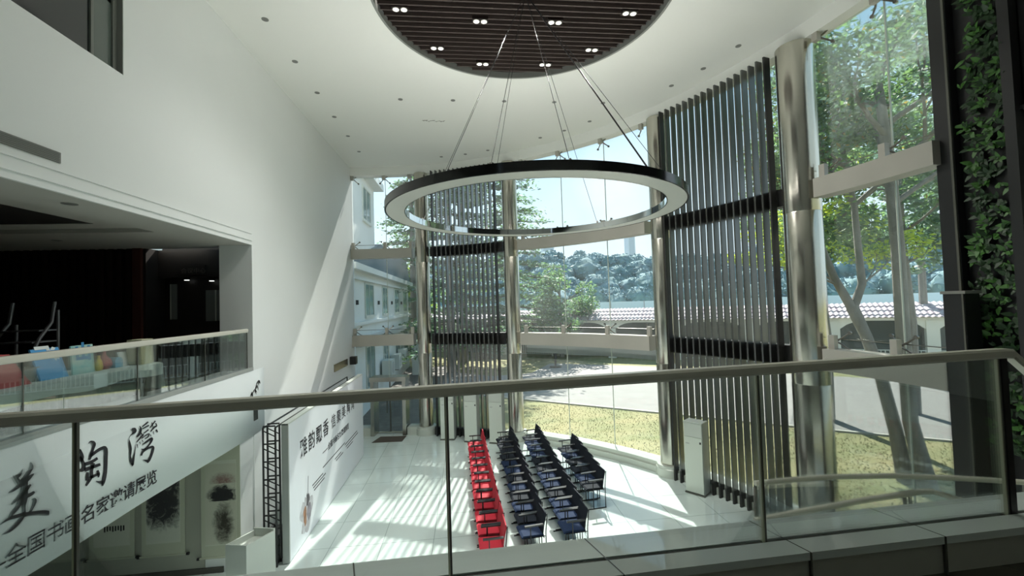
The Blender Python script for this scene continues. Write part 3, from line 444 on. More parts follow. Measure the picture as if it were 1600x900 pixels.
# ---- chairs
def make_chair(cloth1,back,label,kind):
    # faces -x; origin on the floor under the seat centre
    t=thing('conference_chair',label,'chair')
    b=MB(); b.prism([(-.225,.425),(.19,.41),(.20,.435),(.195,.462),(-.19,.475),(-.228,.455)],'y',-.205,.205); s=b.build('seat',cloth1,t)
    b=MB(); w=.205
    prof=[(.175,.455),(.19,.455),(.215,.62),(.262,.80),(.257,.845),(.238,.845),(.232,.80),(.193,.62)]
    b.prism(prof,'y',-w,w); o=b.build('backrest',back,t)
    for sgn in (-1,1):
        y=sgn*.222
        f=MB(); f.tube([(-.23,y,.012),(.25,y,.012)],.011,6); f.tube([(-.06,y,.012),(-.06,y,.64)],.011,6); f.tube([(.235,y,.012),(.235,y,.5),(.27,y,.83)],.010,6); f.tube([(-.2,y,.43),(.22,y,.43)],.009,6)
        f.build('side_frame',chr_,t)
        MB().box(-.17,.20,y-.022,y+.022,.635,.662).build('armrest',arm_,t)
    MB().tube([(-.06,-.222,.40),(-.06,.222,.40)],.009,6).tube([(.2,-.222,.40),(.2,.222,.40)],.009,6).build('cross_bar',chr_,t)
    return t
def rowlab(kind,i,n,row): 
    w='nearest the viewer' if i==0 else ('farthest from the viewer' if i==n-1 else f'{ordn[i]} from the near end')
    return f'{kind} armchair in the {row}, {w}'
rnd=random.Random(3)
proto=make_chair(redf,redf,'x','r'); first=True
protb=make_chair(blkf,blkf,'x','b'); firstb=True
protn=make_chair(navf,blkf,'x','n'); firstn=True
used=set()
def place(pr,x,y,rz,lb,g):
    if pr.name not in used:
        used.add(pr.name); pr.location=(x,y,0); pr.rotation_euler=(0,0,rz); pr['label']=lb; pr['group']=g; return pr
    c=copy_thing(pr,(x,y,0),rz,lb); c['group']=g; return c
for i in range(12):
    x=.31-(.05 if i<2 else 0)+(.06 if i<2 else 0)-.016*i
    place(proto,x,7.93+.503*i,rnd.uniform(.04,.09),rowlab('red',i,12,'front row'),'red chairs of the front row')
nav={0,1,2,3,4,6,7}
for i in range(12):
    off=.0 if i<10 else -.04
    place(protn if i in (0,2,4,6,7) else protb,1.08+off+(-.03 if i in (7,8) else 0),8.24+.492*i,rnd.uniform(.08,.15),rowlab('dark',i,12,'second row, just behind the red chairs'),'dark chairs of the second row')
for i in range(12):
    place(protn if i in (0,1,2,4,5,8,9,10) else protb,1.9+rnd.uniform(-.012,.012),8.28+.492*i,rnd.uniform(.09,.16),rowlab('dark',i,12,'third row'),'dark chairs of the third row')
for i,y in enumerate((9.98,10.45,10.98,11.47,12.0,12.46)):
    place(protn if i in (1,4) else protb,2.79,y,rnd.uniform(.09,.16),rowlab('dark',i,6,'short last row by the window'),'dark chairs of the last row')
# ---- floor-standing cabinets (air conditioners)
def cabinet(p0,p1,depth,h,label):
    p0=Vector((*p0,0));p1=Vector((*p1,0)); u=(p1-p0); w=u.length; u.normalize(); rz=math.atan2(u.y,u.x)
    t=thing('air_conditioner',label,'air conditioner',p0,rz,'white standing air conditioners')
    # local: x along the front, y into the depth
    MB().box(0,w,.03,depth,.03,h).build('cabinet_body',acs,t)
    MB().box(.01,w-.01,.0,.028,.05,h*.80).build('front_panel',acg,t)
    v=MB().box(.01,w-.01,.004,.028,h*.805,h-.01); v.build('air_outlet',acw,t)
    MB().box(-.012,w+.012,-.012,depth+.012,0,.035).build('base',fitting,t)
    MB().box(.0,w,.0,depth,h,h+.02).build('top_cover',acw,t)
    MB().box(w-.07,w-.03,-.003,.0,h*.72,h*.75).build('display',black,t)
    MB().box(.05,.14,-.002,.0,h*.70,h*.715).build('badge',acs,t)
cabinet((5.22,10.22),(5.50,9.86),.36,1.72,'white standing air conditioner before the right slat screen')
cabinet((-1.06,15.55),(-.58,15.45),.34,1.75,'leftmost of the three white air conditioners before the far slat screen')
cabinet((-.22,15.15),(.22,14.99),.34,1.75,'middle one of the three white air conditioners before the far slat screen')
cabinet((.63,14.84),(1.07,14.66),.34,1.75,'rightmost of the three white air conditioners, beside the second column')
# ---- door mat
m_=MB(); m_.add([(-3.48,15.75,.001),(-2.42,15.68,.001),(-2.35,16.3,.001),(-3.3,16.4,.001),(-3.48,15.75,.012),(-2.42,15.68,.012),(-2.35,16.3,.012),(-3.3,16.4,.012)],[(0,3,2,1),(4,5,6,7),(0,1,5,4),(1,2,6,5),(2,3,7,6),(3,0,4,7)])
tag(m_.build('door_mat',mat('mat_brown',(.10,.08,.065),.9,noise=(30,.5,(.06,.05,.04),(1,1,1)))),'dark brown mat lying before the glass door','mat')
# ---- backdrop board on its truss
t=thing('backdrop_board','large white printed exhibition board standing along the left wall, lettered in black brush script','display board',(0,0,0))
XB=-3.46
MB().box(XB-.05,XB,8.70,14.5,.02,2.6).build('panel',boardp,t)
MB().box(XB-.12,XB+.002,8.66,8.70,.02,2.62).build('edge_strip',acs,t)
MB().box(XB-.12,XB+.004,8.66,14.5,2.6,2.625).build('top_strip',acw,t)
tr=MB()
for xx in (XB-.2,XB-.42):
    for yy in (8.6,8.78,11.5,14.3): tr.tube([(xx,yy,0),(xx,yy,2.58)],.018,6)
    tr.tube([(xx,8.6,2.58),(xx,14.3,2.58)],.018,6); tr.tube([(xx,8.6,.05),(xx,14.3,.05)],.018,6)
z=.1
while z<2.5:
    for yy in (8.6,8.78): tr.tube([(XB-.2,yy,z),(XB-.42,yy,z+.12)],.011,5).tube([(XB-.2,yy,z+.2),(XB-.42,yy,z+.2)],.016,5)
    z+=.33
tr.build('truss_frame',black,t)
MB().box(XB-.42,XB-.2,9.0,14.3,0,.4).build('ballast',black,t)
for i,ch in enumerate('雅韵飘香'): text_part('title_lettering',ch,.42,ink,t,wallM(XB+.002,9.22+.47*i,1.77),.001,bold=.004)
for i,ch in enumerate('信聚美陶湾'): text_part('title_lettering',ch,.36,ink,t,wallM(XB+.002,11.25+.46*i,1.80),.001,bold=.003)
text_part('subtitle_lettering','——全国书画名家邀请展览',.185,ink,t,wallM(XB+.002,10.6,1.36),.001,bold=.003)
ln=MB()
for (y0,y1,z) in ((9.9,10.6,.93),(9.95,10.75,.86),(10.0,10.65,.79),(10.6,12.4,1.06),(11.5,12.0,.93),(11.6,12.2,.86),(12.4,13.7,1.0),(12.5,13.8,.92),(12.6,13.2,.84)):
    y=y0
    while y<y1: ln.box(XB,XB+.002,y,y+.055,z,z+.028); y+=.07
ln.build('small_print',ink,t)
# ink drawing with a small brown pot
pb=MB(); r2=random.Random(5)
def blob(b,cy,cz,ry,rz,n=18,jit=.25,x=XB+.0015):
    b.add([(x,cy+ry*math.cos(2*PI*k/n)*(1+r2.uniform(-jit,jit)),cz+rz*math.sin(2*PI*k/n)*(1+r2.uniform(-jit,jit))) for k in range(n)],[tuple(range(n))])
blob(pb,9.55,.55,.34,.34,24,.3); pb.build('ink_wash',mat('ink_wash_grey',(.42,.40,.42),.6,noise=(6,.9,(.66,.66,.69),(1,1,1))),t)
pb=MB(); blob(pb,9.45,.52,.09,.2,14,.15,XB+.003); pb.build('pot_drawing',mat('pot_brown',(.42,.19,.09),.6,noise=(9,.7,(.12,.06,.04),(1,1,1))),t)
pb=MB(); blob(pb,9.68,.50,.13,.17,14,.15,XB+.003); pb.build('stone_drawing',mat('stone_violet',(.30,.27,.31),.6,noise=(9,.7,(.12,.12,.14),(1,1,1))),t)
pb=MB(); blob(pb,9.62,.78,.1,.12,16,.4,XB+.003); pb.tube([(XB,9.62,.8),(XB,9.66,1.25)],.006,4); pb.build('twig_drawing',mat('twig_ink',(.10,.09,.10),.6),t)
# ---- vents, speaker, niche on the left wall
t=thing('air_grille','long dark slotted air grille high in the left wall','vent',(0,0,0))
MB().box(XW,XW+.012,-2.5,5.03,6.44,6.555).build('grille_frame',mat('grille_grey',(.20,.20,.18),.6),t)
g=MB(); y=3.6
for k in range(6): g.box(XW+.012,XW+.02,-2.4,5.01,6.447+.018*k,6.454+.018*k)
g.build('louvre',rimm,t)
tag(MB().box(XW,XW+.02,14.35,15.9,2.74,2.98).build('wall_display_niche',mat('niche_steel',(.30,.26,.20),.2,.6)),'low horizontal brownish metal panel on the left wall above the board','wall panel')
t=thing('wall_speaker','small black box speaker on the left wall beside the window corner','speaker',(0,0,0)); MB().box(XW+.01,XW+.22,16.2,16.45,2.72,3.0).build('speaker_case',black,t); MB().box(XW-.005,XW+.01,16.28,16.36,2.8,2.9).build('bracket',fitting,t)
# ---- white display box
t=thing('display_box','white open-topped display box standing at the foot of the left wall','display stand',(0,0,0))
u_=(-.970,.243); v_=(.50,.866); dc=(-3.91,8.17)
def dpt(a,b): return (dc[0]+u_[0]*a+v_[0]*b,dc[1]+u_[1]*a+v_[1]*b)
bx=MB().obox(dpt(0,-.255),u_,.2,v_,.015,0,.80).obox(dpt(0,.255),u_,.2,v_,.015,0,.84).obox(dpt(-.187,0),u_,.013,v_,.24,0,.80).obox(dpt(.187,0),u_,.013,v_,.24,0,.80).obox(dpt(0,0),u_,.175,v_,.24,0,.70); bx.build('box_shell',acw,t)
tag(MB().box(-3.96,-3.9,8.78,9.2,0,.55).box(-3.9,-3.7,8.78,9.2,0,.5).build('dark_crate',mat('crate_dark',(.05,.05,.055),.6)),'dark grey crate between the white display box and the board truss','crate')
# ---- banner
t=thing('banner','long white hanging banner with large black brush characters over the gallery opening','banner',(0,0,0))
b=MB(); NB=40; 
for i in range(NB+1):
    y=-1+(9.57+1)*i/NB; zb=2.33+.035*math.sin(i*.5)*.3+(.0); xo=XW+.012+.003*math.sin(i*.9)
    b.v+=[(xo,y,3.60),(xo+.006,y,zb)]
b.f=[(2*i,2*i+2,2*i+3,2*i+1) for i in range(NB)]; b.m=[0]*NB
o=b.build('sheet',ban,t,True)
so_=o.modifiers.new('thickness','SOLIDIFY'); so_.thickness=.003
for key,nm in (('m','brush_character'),('t','brush_character'),('w','brush_character')):
    g=MB()
    for fl in GLYPHS[key]:
        n_=len(fl)//4; P=[]
        for i in range(n_): P+=[(XW+.0245,fl[4*i]/1000,fl[4*i+1]/1000),(XW+.0245,fl[4*i+2]/1000,fl[4*i+3]/1000)]
        g.add(P,[(2*i,2*i+2,2*i+3,2*i+1) for i in range(n_-1)])
    g.build(nm,ink,t)
for i,ch in enumerate('全国书画名家邀请展览'): text_part('printed_character',ch,.205,ink,t,wallM(XW+.0245,4.475+.1945*i,2.515),.0005,bold=.0015)
text_part('printed_character','—',.205,ink,t,wallM(XW+.0245,4.475-.1945,2.515),.0005,bold=.0015)
g=MB(); r2=random.Random(9)
def leaf2(b,y,z,L,ang,w=.018):
    c,s=math.cos(ang),math.sin(ang); b.add([(XW+.0245,y,z),(XW+.0245,y+L*.4*c-w*s,z+L*.4*s+w*c),(XW+.0245,y+L*c,z+L*s),(XW+.0245,y+L*.4*c+w*s,z+L*.4*s-w*c)],[(0,1,2,3)])
for (y,z) in ((8.95,3.12),(9.05,3.20),(9.15,3.23),(9.25,3.30),(9.32,3.38),(8.85,3.05)):
    for k in range(4): leaf2(g,y,z,r2.uniform(.10,.18),r2.uniform(-2.6,-.6))
blobp=[(9.1,2.6),(9.09,2.85),(9.16,2.98),(9.24,3.02),(9.27,2.9),(9.28,2.6)]
g.add([(XW+.0245,y,z) for y,z in blobp],[tuple(range(6))])
g.build('bamboo_drawing',mat('ink_green_black',(.03,.035,.03),.6),t)
# ---- hanging scrolls
def inkmat(name,cx,cz,rx,rz,sc,dens=.5,c=(.03,.03,.035),pap=(.64,.66,.57),sq=2):
    """brushed ink: a noisy cluster around (cx, cz) on the paper"""
    m=bpy.data.materials.new(name); m.use_nodes=True; t=m.node_tree; b=t.nodes['Principled BSDF']; b.inputs['Roughness'].default_value=.8
    g=N(t,'ShaderNodeNewGeometry'); sp=N(t,'ShaderNodeSeparateXYZ'); t.links.new(g.outputs['Position'],sp.inputs[0])
    def M(op,a,b_=None):
        n=N(t,'ShaderNodeMath',operation=op)
        for i,v in enumerate((a,b_)):
            if v is None: continue
            if isinstance(v,(int,float)): n.inputs[i].default_value=v
            else: t.links.new(v,n.inputs[i])
        return n.outputs[0]
    dx=M('POWER',M('ABSOLUTE',M('DIVIDE',M('SUBTRACT',sp.outputs['X'],cx),rx)),sq); dz=M('POWER',M('ABSOLUTE',M('DIVIDE',M('SUBTRACT',sp.outputs['Z'],cz),rz)),sq)
    mask=M('SUBTRACT',1.0,M('ADD',dx,dz))
    n=N(t,'ShaderNodeTexNoise'); n.inputs['Scale'].default_value=sc; n.inputs['Detail'].default_value=10; n.inputs['Roughness'].default_value=.8; n.inputs['Distortion'].default_value=1.2
    t.links.new(g.outputs['Position'],n.inputs['Vector'])
    v=M('ADD',M('MULTIPLY',mask,.62),M('MULTIPLY',M('SUBTRACT',n.outputs[0],.5),1.6))
    r=N(t,'ShaderNodeValToRGB'); r.color_ramp.elements[0].position=.02; r.color_ramp.elements[0].color=(*pap,1); r.color_ramp.elements[1].position=.02+dens; r.color_ramp.elements[1].color=(*c,1)
    t.links.new(v,r.inputs[0]); t.links.new(r.outputs[0],b.inputs['Base Color']); return m
def poly_on(b,y,pts): b.add([(x,y,z) for x,z in pts],[tuple(range(len(pts)))])
def scroll(x0,x1,z0,z1,label):
    t=thing('hanging_scroll',label,'hanging scroll',(0,8.60,0),0,'ink paintings on hanging scrolls')
    MB().box(x0,x1,-.012,-.004,z0,z1).build('scroll_backing',mount,t)
    w=(x1-x0); p=MB().box(x0+w*.1,x1-w*.1,-.015,-.0125,z0+.22,z1-.38).build('painting_sheet',paper,t)
    b=MB().tube([(x0-.04,-.015,z0),(x1+.04,-.015,z0)],.016,8); b.build('roller',mount,t)
    for x in (x0-.05,x1+.05): MB().tube([(x-.02,-.015,z0),(x+.02,-.015,z0)],.026,8).build('roller_knob',ink,t)
    return t
s1=scroll(-4.97,-4.29,.28,2.42,'tall hanging scroll nearest the display box, ink painting of birds on a gnarled rock')
MB().box(-4.90,-4.36,-.0175,-.016,.52,1.30).build('rock_painting',inkmat('ink_rock',-4.58,.9,.2,.42,5,.55,(.045,.04,.03),(.60,.61,.50)),s1)
MB().box(-4.90,-4.36,-.0175,-.016,1.30,1.62).build('bird_painting',inkmat('ink_birds',-4.6,1.40,.27,.22,8,.35,(.02,.02,.022),(.60,.61,.50)),s1)
MB().box(-4.90,-4.36,-.0175,-.016,1.62,1.98).build('blossom_painting',inkmat('ink_blossom',-4.58,1.68,.25,.15,16,.7,(.25,.13,.12),(.60,.61,.50)),s1)
s2=scroll(-5.98,-5.25,.40,2.42,'hanging scroll with a dense grey mountain landscape, second from the wall corner')
MB().box(-5.90,-5.33,-.0175,-.016,.66,2.0).build('landscape_painting',inkmat('ink_mountain',-5.62,1.45,.34,.62,7,.5,(.035,.035,.04),sq=4),s2)
s3=scroll(-6.85,-6.10,.42,2.42,'hanging scroll with red blossoms and a line of small writing, behind the banner edge')
b=MB(); 
for (x,z,r) in ((-6.55,1.3,.05),(-6.45,1.42,.06),(-6.5,1.15,.04),(-6.38,1.5,.05),(-6.6,1.45,.05)): b.add([(x+r*math.cos(k*PI/4)*(1+.3*(k%2)),-.018,z+r*math.sin(k*PI/4)) for k in range(8)],[tuple(range(8))])
b.build('blossom_painting',mat('blossom_red',(.30,.04,.03),.8),s3)
b=MB()
for k in range(8): b.box(-6.6+.045*k,-6.575+.045*k,-.0185,-.0175,.9+.01*(k%3),1.0)
b.build('brush_writing',ink,s3)
scroll(-7.75,-7.0,.45,2.42,'leftmost hanging scroll, pale, mostly hidden by the banner')
# ---- mezzanine railing
t=thing('glass_railing','far glass railing with pale handrail along the open hall on the left','railing',(0,0,0))
hr=MB().box(-4.36,-4.28,-3,8.95,4.37,4.445); o=hr.build('handrail',mat('handrail_cream',(.62,.61,.53),.25),t); bv=o.modifiers.new('b','BEVEL'); bv.width=.015; bv.segments=2
ys=[-3,-1.2,.3,1.76,3.22,4.68,6.14,7.6,8.96]
for i in range(len(ys)-1): MB().box(-4.325,-4.313,ys[i]+.006,ys[i+1]-.006,3.66,4.38).build('glass_panel',gl2,t)
for y in ys[1:]: MB().box(-4.325,-4.313,y-.005,y+.005,3.66,4.38).build('panel_joint',mull,t)
MB().box(-4.36,-4.28,-3,9.12,3.6,3.67).build('base_channel',acs,t)
# black balusters behind
t=thing('baluster_railing','black baluster railing standing inside the hall at the end of the white table','railing',(0,0,0))
MB().box(-5.03,-4.98,7.62,9.3,4.33,4.37).build('top_rail',black,t); MB().box(-5.03,-4.98,7.62,9.3,3.62,3.65).build('bottom_rail',black,t)
for k in range(9): MB().box(-5.02,-4.99,7.66+.195*k,7.69+.195*k,3.65,4.33).build('baluster',black,t)
# ---- table under white cloth with the show pieces
t=thing('long_table','long table with dark legs standing behind the glass railing','table',(0,0,0))
MB().box(-5.35,-4.68,3.0,7.0,4.02,4.06).build('tabletop',acs,t)
for (x,y) in ((-4.74,6.85),(-5.3,6.85),(-4.74,5.6),(-5.3,5.6),(-4.74,5.0),(-5.3,5.0),(-4.74,3.1),(-5.3,3.1)): MB().box(x-.03,x+.03,y-.03,y+.03,3.6,4.02).build('leg',black,t)
b=MB(); NY=70; xs=[-5.40,-5.39,-5.02,-4.65,-4.62,-4.615]
for i in range(NY+1):
    y=2.9+(7.06-2.9)*i/NY; wv=.012*math.sin(i*1.3)+.01*math.sin(i*.47)
    for j,x in enumerate(xs): b.v.append((x+(wv if j>=4 else 0),y,(3.86 if j==0 else 4.068 if j<4 else 4.05 if j==4 else 3.90+.02*math.sin(i*.35))))
k=len(xs); b.f=[(i*k+j,(i+1)*k+j,(i+1)*k+j+1,i*k+j+1) for i in range(NY) for j in range(k-1)]
b0=len(b.v); # end flap
for j in range(9):
    x=-5.38+.76*j/8; b.v+=[(x,7.06,4.06),(x+.02*math.sin(j*2),7.10+.015*math.sin(j*3),3.95),(x+.03*math.sin(j*2),7.13+.03*math.sin(j*2.4),3.66)]
b.f+=[(b0+3*j+q,b0+3*j+3+q,b0+3*j+4+q,b0+3*j+1+q) for j in range(8) for q in range(2)]; b.m=[0]*len(b.f)
tag(b.build('tablecloth',cloth,smooth=True),'white cloth draped over the long table behind the glass railing','tablecloth')
def leanboard(name,y0,y1,h,m,label,cat,x=-4.85,lean=.12,extra=None,z=4.07):
    t=thing(name,label,cat,(0,0,0)); 
    b=MB().add([(x,y0,z),(x,y1,z),(x-lean,y1,z+h),(x-lean,y0,z+h),(x-.02,y0,z),(x-.02,y1,z),(x-.02-lean,y1,z+h),(x-.02-lean,y0,z+h)],[(0,1,2,3),(7,6,5,4),(0,4,5,1),(1,5,6,2),(2,6,7,3),(3,7,4,0)]); b.build('board',m,t)
    if extra: extra(t,x,y0,y1,h,lean,z)
    return t
def calli(chars,m,size):
    def f(t,x,y0,y1,h,lean,z):
        for i,ch in enumerate(chars):
            M=Matrix.Translation((x-lean*(.52-.5*i)*1.0+.004,y0+.04,z+h*(.52-.5*i)))@Matrix.Rotation(-math.atan2(lean,h)*1.0,4,'Y')@wallM(0,0,0)
            text_part('brush_character',ch,size,m,t,M,.001,bold=.01)
    return f
leanboard('blue_poster',5.46,5.80,.36,mat('poster_blue',(.05,.30,.62),.5),'bright blue board with white brush writing leaning on the table','board',extra=calli('飞',mat('paint_white',(.7,.75,.75),.6),.26))
leanboard('teal_artwork',5.86,6.17,.36,mat('teal_art',(.22,.50,.50),.5,noise=(9,.9,(.50,.64,.56),(1,1,1))),'pale teal board with a blue brush character beside the bright blue board','board',lean=.03,extra=calli('山',mat('paint_blue',(.03,.20,.42),.6),.24))
def vase(x,y,prof,m,lb):
    t=thing('vase',lb,'vase',(x,y,4.07)); MB().lathe(prof,n=20).build('vase_body',m,t,True); return t
vase(-4.85,6.23,[(.03,0),(.045,.05),(.03,.13),(.012,.17),(.015,.2)],mat('yellow_glaze',(.62,.48,.03),.3),'small yellow bottle vase on the white cloth')
tv=vase(-4.9,6.38,[(.05,0),(.085,.05),(.07,.13),(.02,.19),(.015,.24)],mat('red_glaze',(.30,.02,.02),.3),'dark red round vase on the white cloth')
MB().tube([(0,0,.22),(0,0,.3)],.012,6).build('gold_stopper',mat('gold',(.6,.42,.1),.3,.8),tv)
t=thing('blue_tin','light blue box with rounded top on the white cloth','box',(0,0,0)); MB().prism([(6.47,4.07),(6.60,4.07),(6.60,4.17),(6.57,4.21),(6.50,4.21),(6.47,4.17)],'x',-4.95,-4.83).build('tin_body',mat('tin_blue',(.12,.33,.48),.5),t)
leanboard('sign_card',6.62,6.74,.2,mat('card_white',(.66,.72,.70),.5),'small white tilted card standing on the white cloth','card',lean=.05)
t=thing('paper_bag','beige paper bag at the far end of the white table','bag',(0,0,0)); bb=mat('bag_beige',(.42,.41,.25),.7); MB().prism([(-4.90,4.07),(-4.68,4.07),(-4.70,4.40),(-4.88,4.40)],'y',6.74,6.98).build('bag_body',bb,t); MB().box(-4.89,-4.69,6.75,6.97,4.40,4.43).build('bag_rim',mat('bag_rim_',(.5,.5,.35),.7),t)
t=thing('red_bag','red folded cloth bag leaning at the left edge of the table','bag',(0,0,0)); MB().prism([(4.55,4.07),(5.30,4.07),(5.2,4.2),(5.06,4.42),(4.55,4.45)],'x',-4.95,-4.80).build('bag_body',mat('bag_red',(.48,.09,.09),.7),t)
t=thing('grey_tray','grey fan shaped tray lying between the red bag and the blue board','tray',(0,0,0)); MB().prism([(5.14,4.08),(5.44,4.07),(5.50,4.24),(5.24,4.2)],'x',-5.1,-4.9).build('tray_body',mat('tray_grey',(.20,.21,.19),.5),t)
# ---- white metal rack chair in the dark hall
t=thing('metal_rack','grey curved tubular metal rack standing in the dark hall above the railing','rack',(0,0,0)); rk=mat('rack_grey',(.16,.16,.165),.35,.4)
for i,x in enumerate((-6.55,-6.0)): MB().tube([(x,6.6,3.6),(x,6.6,4.25),(x+.02,6.7,4.50),(x,6.9,4.72),(x,6.95,5.02)],.022,8).tube([(x,7.0,3.6),(x,7.0,4.9 if i else 4.7)],.02,8).build('side_tube',rk,t,True)
MB().box(-6.55,-6.0,6.62,6.98,4.44,4.46).build('shelf',rk,t); MB().box(-6.55,-6.0,6.72,6.98,4.6,4.62).build('shelf',rk,t)
# ---- sign and hall lamps
t=thing('room_sign','dim dark sign with four grey characters over the inner doorway','sign',(0,0,0))
MB().box(-6.02,-5.50,9.70,9.749,5.60,5.80).build('sign_plate',dark,t)
SM=Matrix(((1,0,0,-5.98),(0,0,-1,9.698),(0,1,0,5.635),(0,0,0,1)))
text_part('lettering','会议中心',.125,mat('sign_grey',(.11,.10,.09),.5),t,SM,.001,sp=1.0)
for x,z,lb in ((-5.95,5.50,'left'),(-5.45,5.47,'right')):
    t=thing('ceiling_spot',f'{lb} one of two tiny bright lamps in the dark inner room','lamp',(x,9.85,z)); MB().box(-.035,.035,-.03,.03,-.014,.0).build('lamp_glow_plate',mat('spot_glow',(.9,.95,.9),.4,emit=.9),t); MB().box(-.045,.045,-.04,.04,0,.05).build('lamp_case',black,t)
# ---- near railing
def onplane(px): pass
xA,xB=-4.25,3.08
t=thing('near_glass_railing','long near glass railing with a grey-brown steel handrail crossing the whole view','railing',(0,0,0))
zt=lambda x: E-.412+.0095*(x+1.8)
pts=[(x,YL(x)-.02,zt(x)-.026) for x in (xA,0,3.0,3.11)]
def handrail(pts,w,h,bev=.012):
    b=MB(); P=[]; pts=[Vector(p) for p in pts]; prev=None
    for i,p in enumerate(pts):
        d=(pts[min(i+1,len(pts)-1)]-pts[max(i-1,0)]); dh=Vector((d.x,d.y,0)).normalized(); s=Vector((-dh.y,dh.x,0)); up=Vector((0,0,1))
        for a_,c_ in ((-w/2+bev,-h/2),(w/2-bev,-h/2),(w/2,-h/2+bev),(w/2,h/2-bev),(w/2-bev,h/2),(-w/2+bev,h/2),(-w/2,h/2-bev),(-w/2,-h/2+bev)): P.append(p+s*a_+up*c_)
    F=[(8*i+k,8*i+(k+1)%8,8*i+8+(k+1)%8,8*i+8+k) for i in range(len(pts)-1) for k in range(8)]+[tuple(range(7,-1,-1)),tuple(8*(len(pts)-1)+k for k in range(8))]
    return b.add(P,F)
handrail(pts,.07,.055).build('handrail',railm,t)
handrail([(3.11,YL(3.11)-.02,zt(3.11)-.026),(3.17,YL(3.17)-.02,zt(3.17)-.03),(3.3,YL(3.3)-.02,zt(3.3)-.14),(4.6,YL(4.6)-.02,zt(3.3)-1.24)],.07,.055).build('descending_handrail',railm,t)
seams_=[-4.25,-1.75,-.117,1.56,3.115]
for i in range(4): 
    x0,x1=seams_[i]+.008,seams_[i+1]-.008
    b=MB().add([(x0,YL(x0)-.004,3.45),(x1,YL(x1)-.004,3.45),(x1,YL(x1)-.004,zt(x1)-.05),(x0,YL(x0)-.004,zt(x0)-.05),(x0,YL(x0)+.008,3.45),(x1,YL(x1)+.008,3.45),(x1,YL(x1)+.008,zt(x1)-.05),(x0,YL(x0)+.008,zt(x0)-.05)],[(0,1,2,3),(7,6,5,4),(0,4,5,1),(1,5,6,2),(2,6,7,3),(3,7,4,0)]); b.build('glass_panel',gl2,t)
for x in seams_[1:]:
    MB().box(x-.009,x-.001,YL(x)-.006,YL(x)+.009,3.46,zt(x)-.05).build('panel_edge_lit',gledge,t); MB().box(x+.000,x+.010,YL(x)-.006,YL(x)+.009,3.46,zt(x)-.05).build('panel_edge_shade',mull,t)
MB().box(3.13,3.17,YL(3.15)-.012,YL(3.15)+.012,3.47,zt(3.11)-.06).build('end_post',black,t)
x0,x1=3.19,4.7
b=MB().add([(x0,YL(x0)-.004,3.45),(x1,YL(x1)-.004,2.3),(x1,YL(x1)-.004,3.2),(x0,YL(x0)-.004,zt(3.1)-.08)],[(0,1,2,3)]); b.build('stair_glass_panel',gl2,t)
# ---- lower stair rails
t=thing('lower_curved_railing','lower curved steel handrail over glass, just beyond the near ledge on the right','railing',(0,0,0))
P1=[(3.28,4.76,2.6),(3.75,4.77,2.6),(4.25,4.76,2.6),(4.97,4.66,2.6),(5.6,4.47,2.6),(6.19,4.28,2.59),(6.7,4.1,2.58)]
handrail(P1,.06,.05).build('handrail',railm,t)
b=MB(); 
for p in P1: b.v+=[(p[0],p[1],1.75),(p[0],p[1],2.57)]
b.f=[(2*i,2*i+2,2*i+3,2*i+1) for i in range(len(P1)-1)]; b.m=[0]*len(b.f); o=b.build('glass_panel',gl2,t,True)
for p in (P1[0],P1[2],P1[5]): MB().box(p[0]-.015,p[0]+.015,p[1]-.015,p[1]+.015,0,2.56).build('post',fitting,t)
t=thing('stair_railing','lower sloping steel stair handrail that bends down at its right end','railing',(0,0,0))
P2=[(3.03,4.42,2.36),(3.57,4.44,2.40),(4.42,4.52,2.42),(5.25,4.60,2.42),(5.38,4.58,2.42),(5.55,4.4,2.38),(5.75,4.1,2.28)]
handrail(P2,.065,.05).build('handrail',railm,t)
for p in ((3.03,4.42,2.34),(5.0,4.575,2.40),(5.08,4.583,2.40),(5.75,4.1,2.26)): MB().box(p[0]-.012,p[0]+.012,p[1]-.012,p[1]+.012,0,p[2]).build('post',fitting,t)
# ---- plant wall on the right
t=thing('plant_wall','tall dark frame filled with green artificial plants at the right edge','plant wall',(0,0,0))
MB().box(7.10,7.28,4.66,5.60,0,ZC).build('backing_panel',black,t)
MB().box(6.98,7.12,5.36,5.60,0,ZC).build('side_post',black,t); MB().box(6.98,7.12,4.66,4.78,0,ZC).build('side_post',black,t)
MB().box(6.96,6.985,5.37,5.40,0,ZC).build('post_edge_strip',mull,t)
lf=MB(); r3=random.Random(21)
def leafshape(b,p,d,n_,L,Wd,mi=0):
    d=d.normalized(); s=d.cross(n_).normalized(); u=s.cross(d)
    b.add([p,p+d*L*.35+s*Wd*.5+u*L*.03,p+d*L*.7+s*Wd*.38-u*L*.02,p+d*L-u*L*.1,p+d*L*.7-s*Wd*.38-u*L*.02,p+d*L*.35-s*Wd*.5+u*L*.03],[(0,1,2,3,4,5)],mi)
for k in range(400):
    y=r3.uniform(4.80,5.22) if r3.random()<.8 else r3.uniform(4.78,5.3); z=r3.uniform(2.6,10)
    c=Vector((7.06,y,z)); mi=0 if r3.random()<.72 else 1
    for q in range(r3.randint(3,6)):
        a_=r3.uniform(0,2*PI); d=Vector((-r3.uniform(.3,.9),math.cos(a_),math.sin(a_)-.35)); L=r3.uniform(.06,.15)
        leafshape(lf,c,d,Vector((-1,0,.2)),L,L*.45,mi)
o=lf.build('foliage',[mat('plant_green_dark',(.018,.05,.015),.5),mat('plant_green_bright',(.06,.17,.03),.45)],t); o['kind']='stuff'
t=thing('black_cabinet','tall narrow black cabinet with a grey top edge before the plant wall','cabinet',(0,0,0))
MB().box(6.72,6.95,5.15,5.42,0,4.72).build('cabinet_body',black,t); MB().box(6.70,6.96,5.13,5.44,4.72,4.76).build('top_edge',mat('edge_grey',(.22,.22,.2),.4),t); MB().box(6.705,6.72,5.16,5.18,0,4.72).build('edge_strip',mull,t)
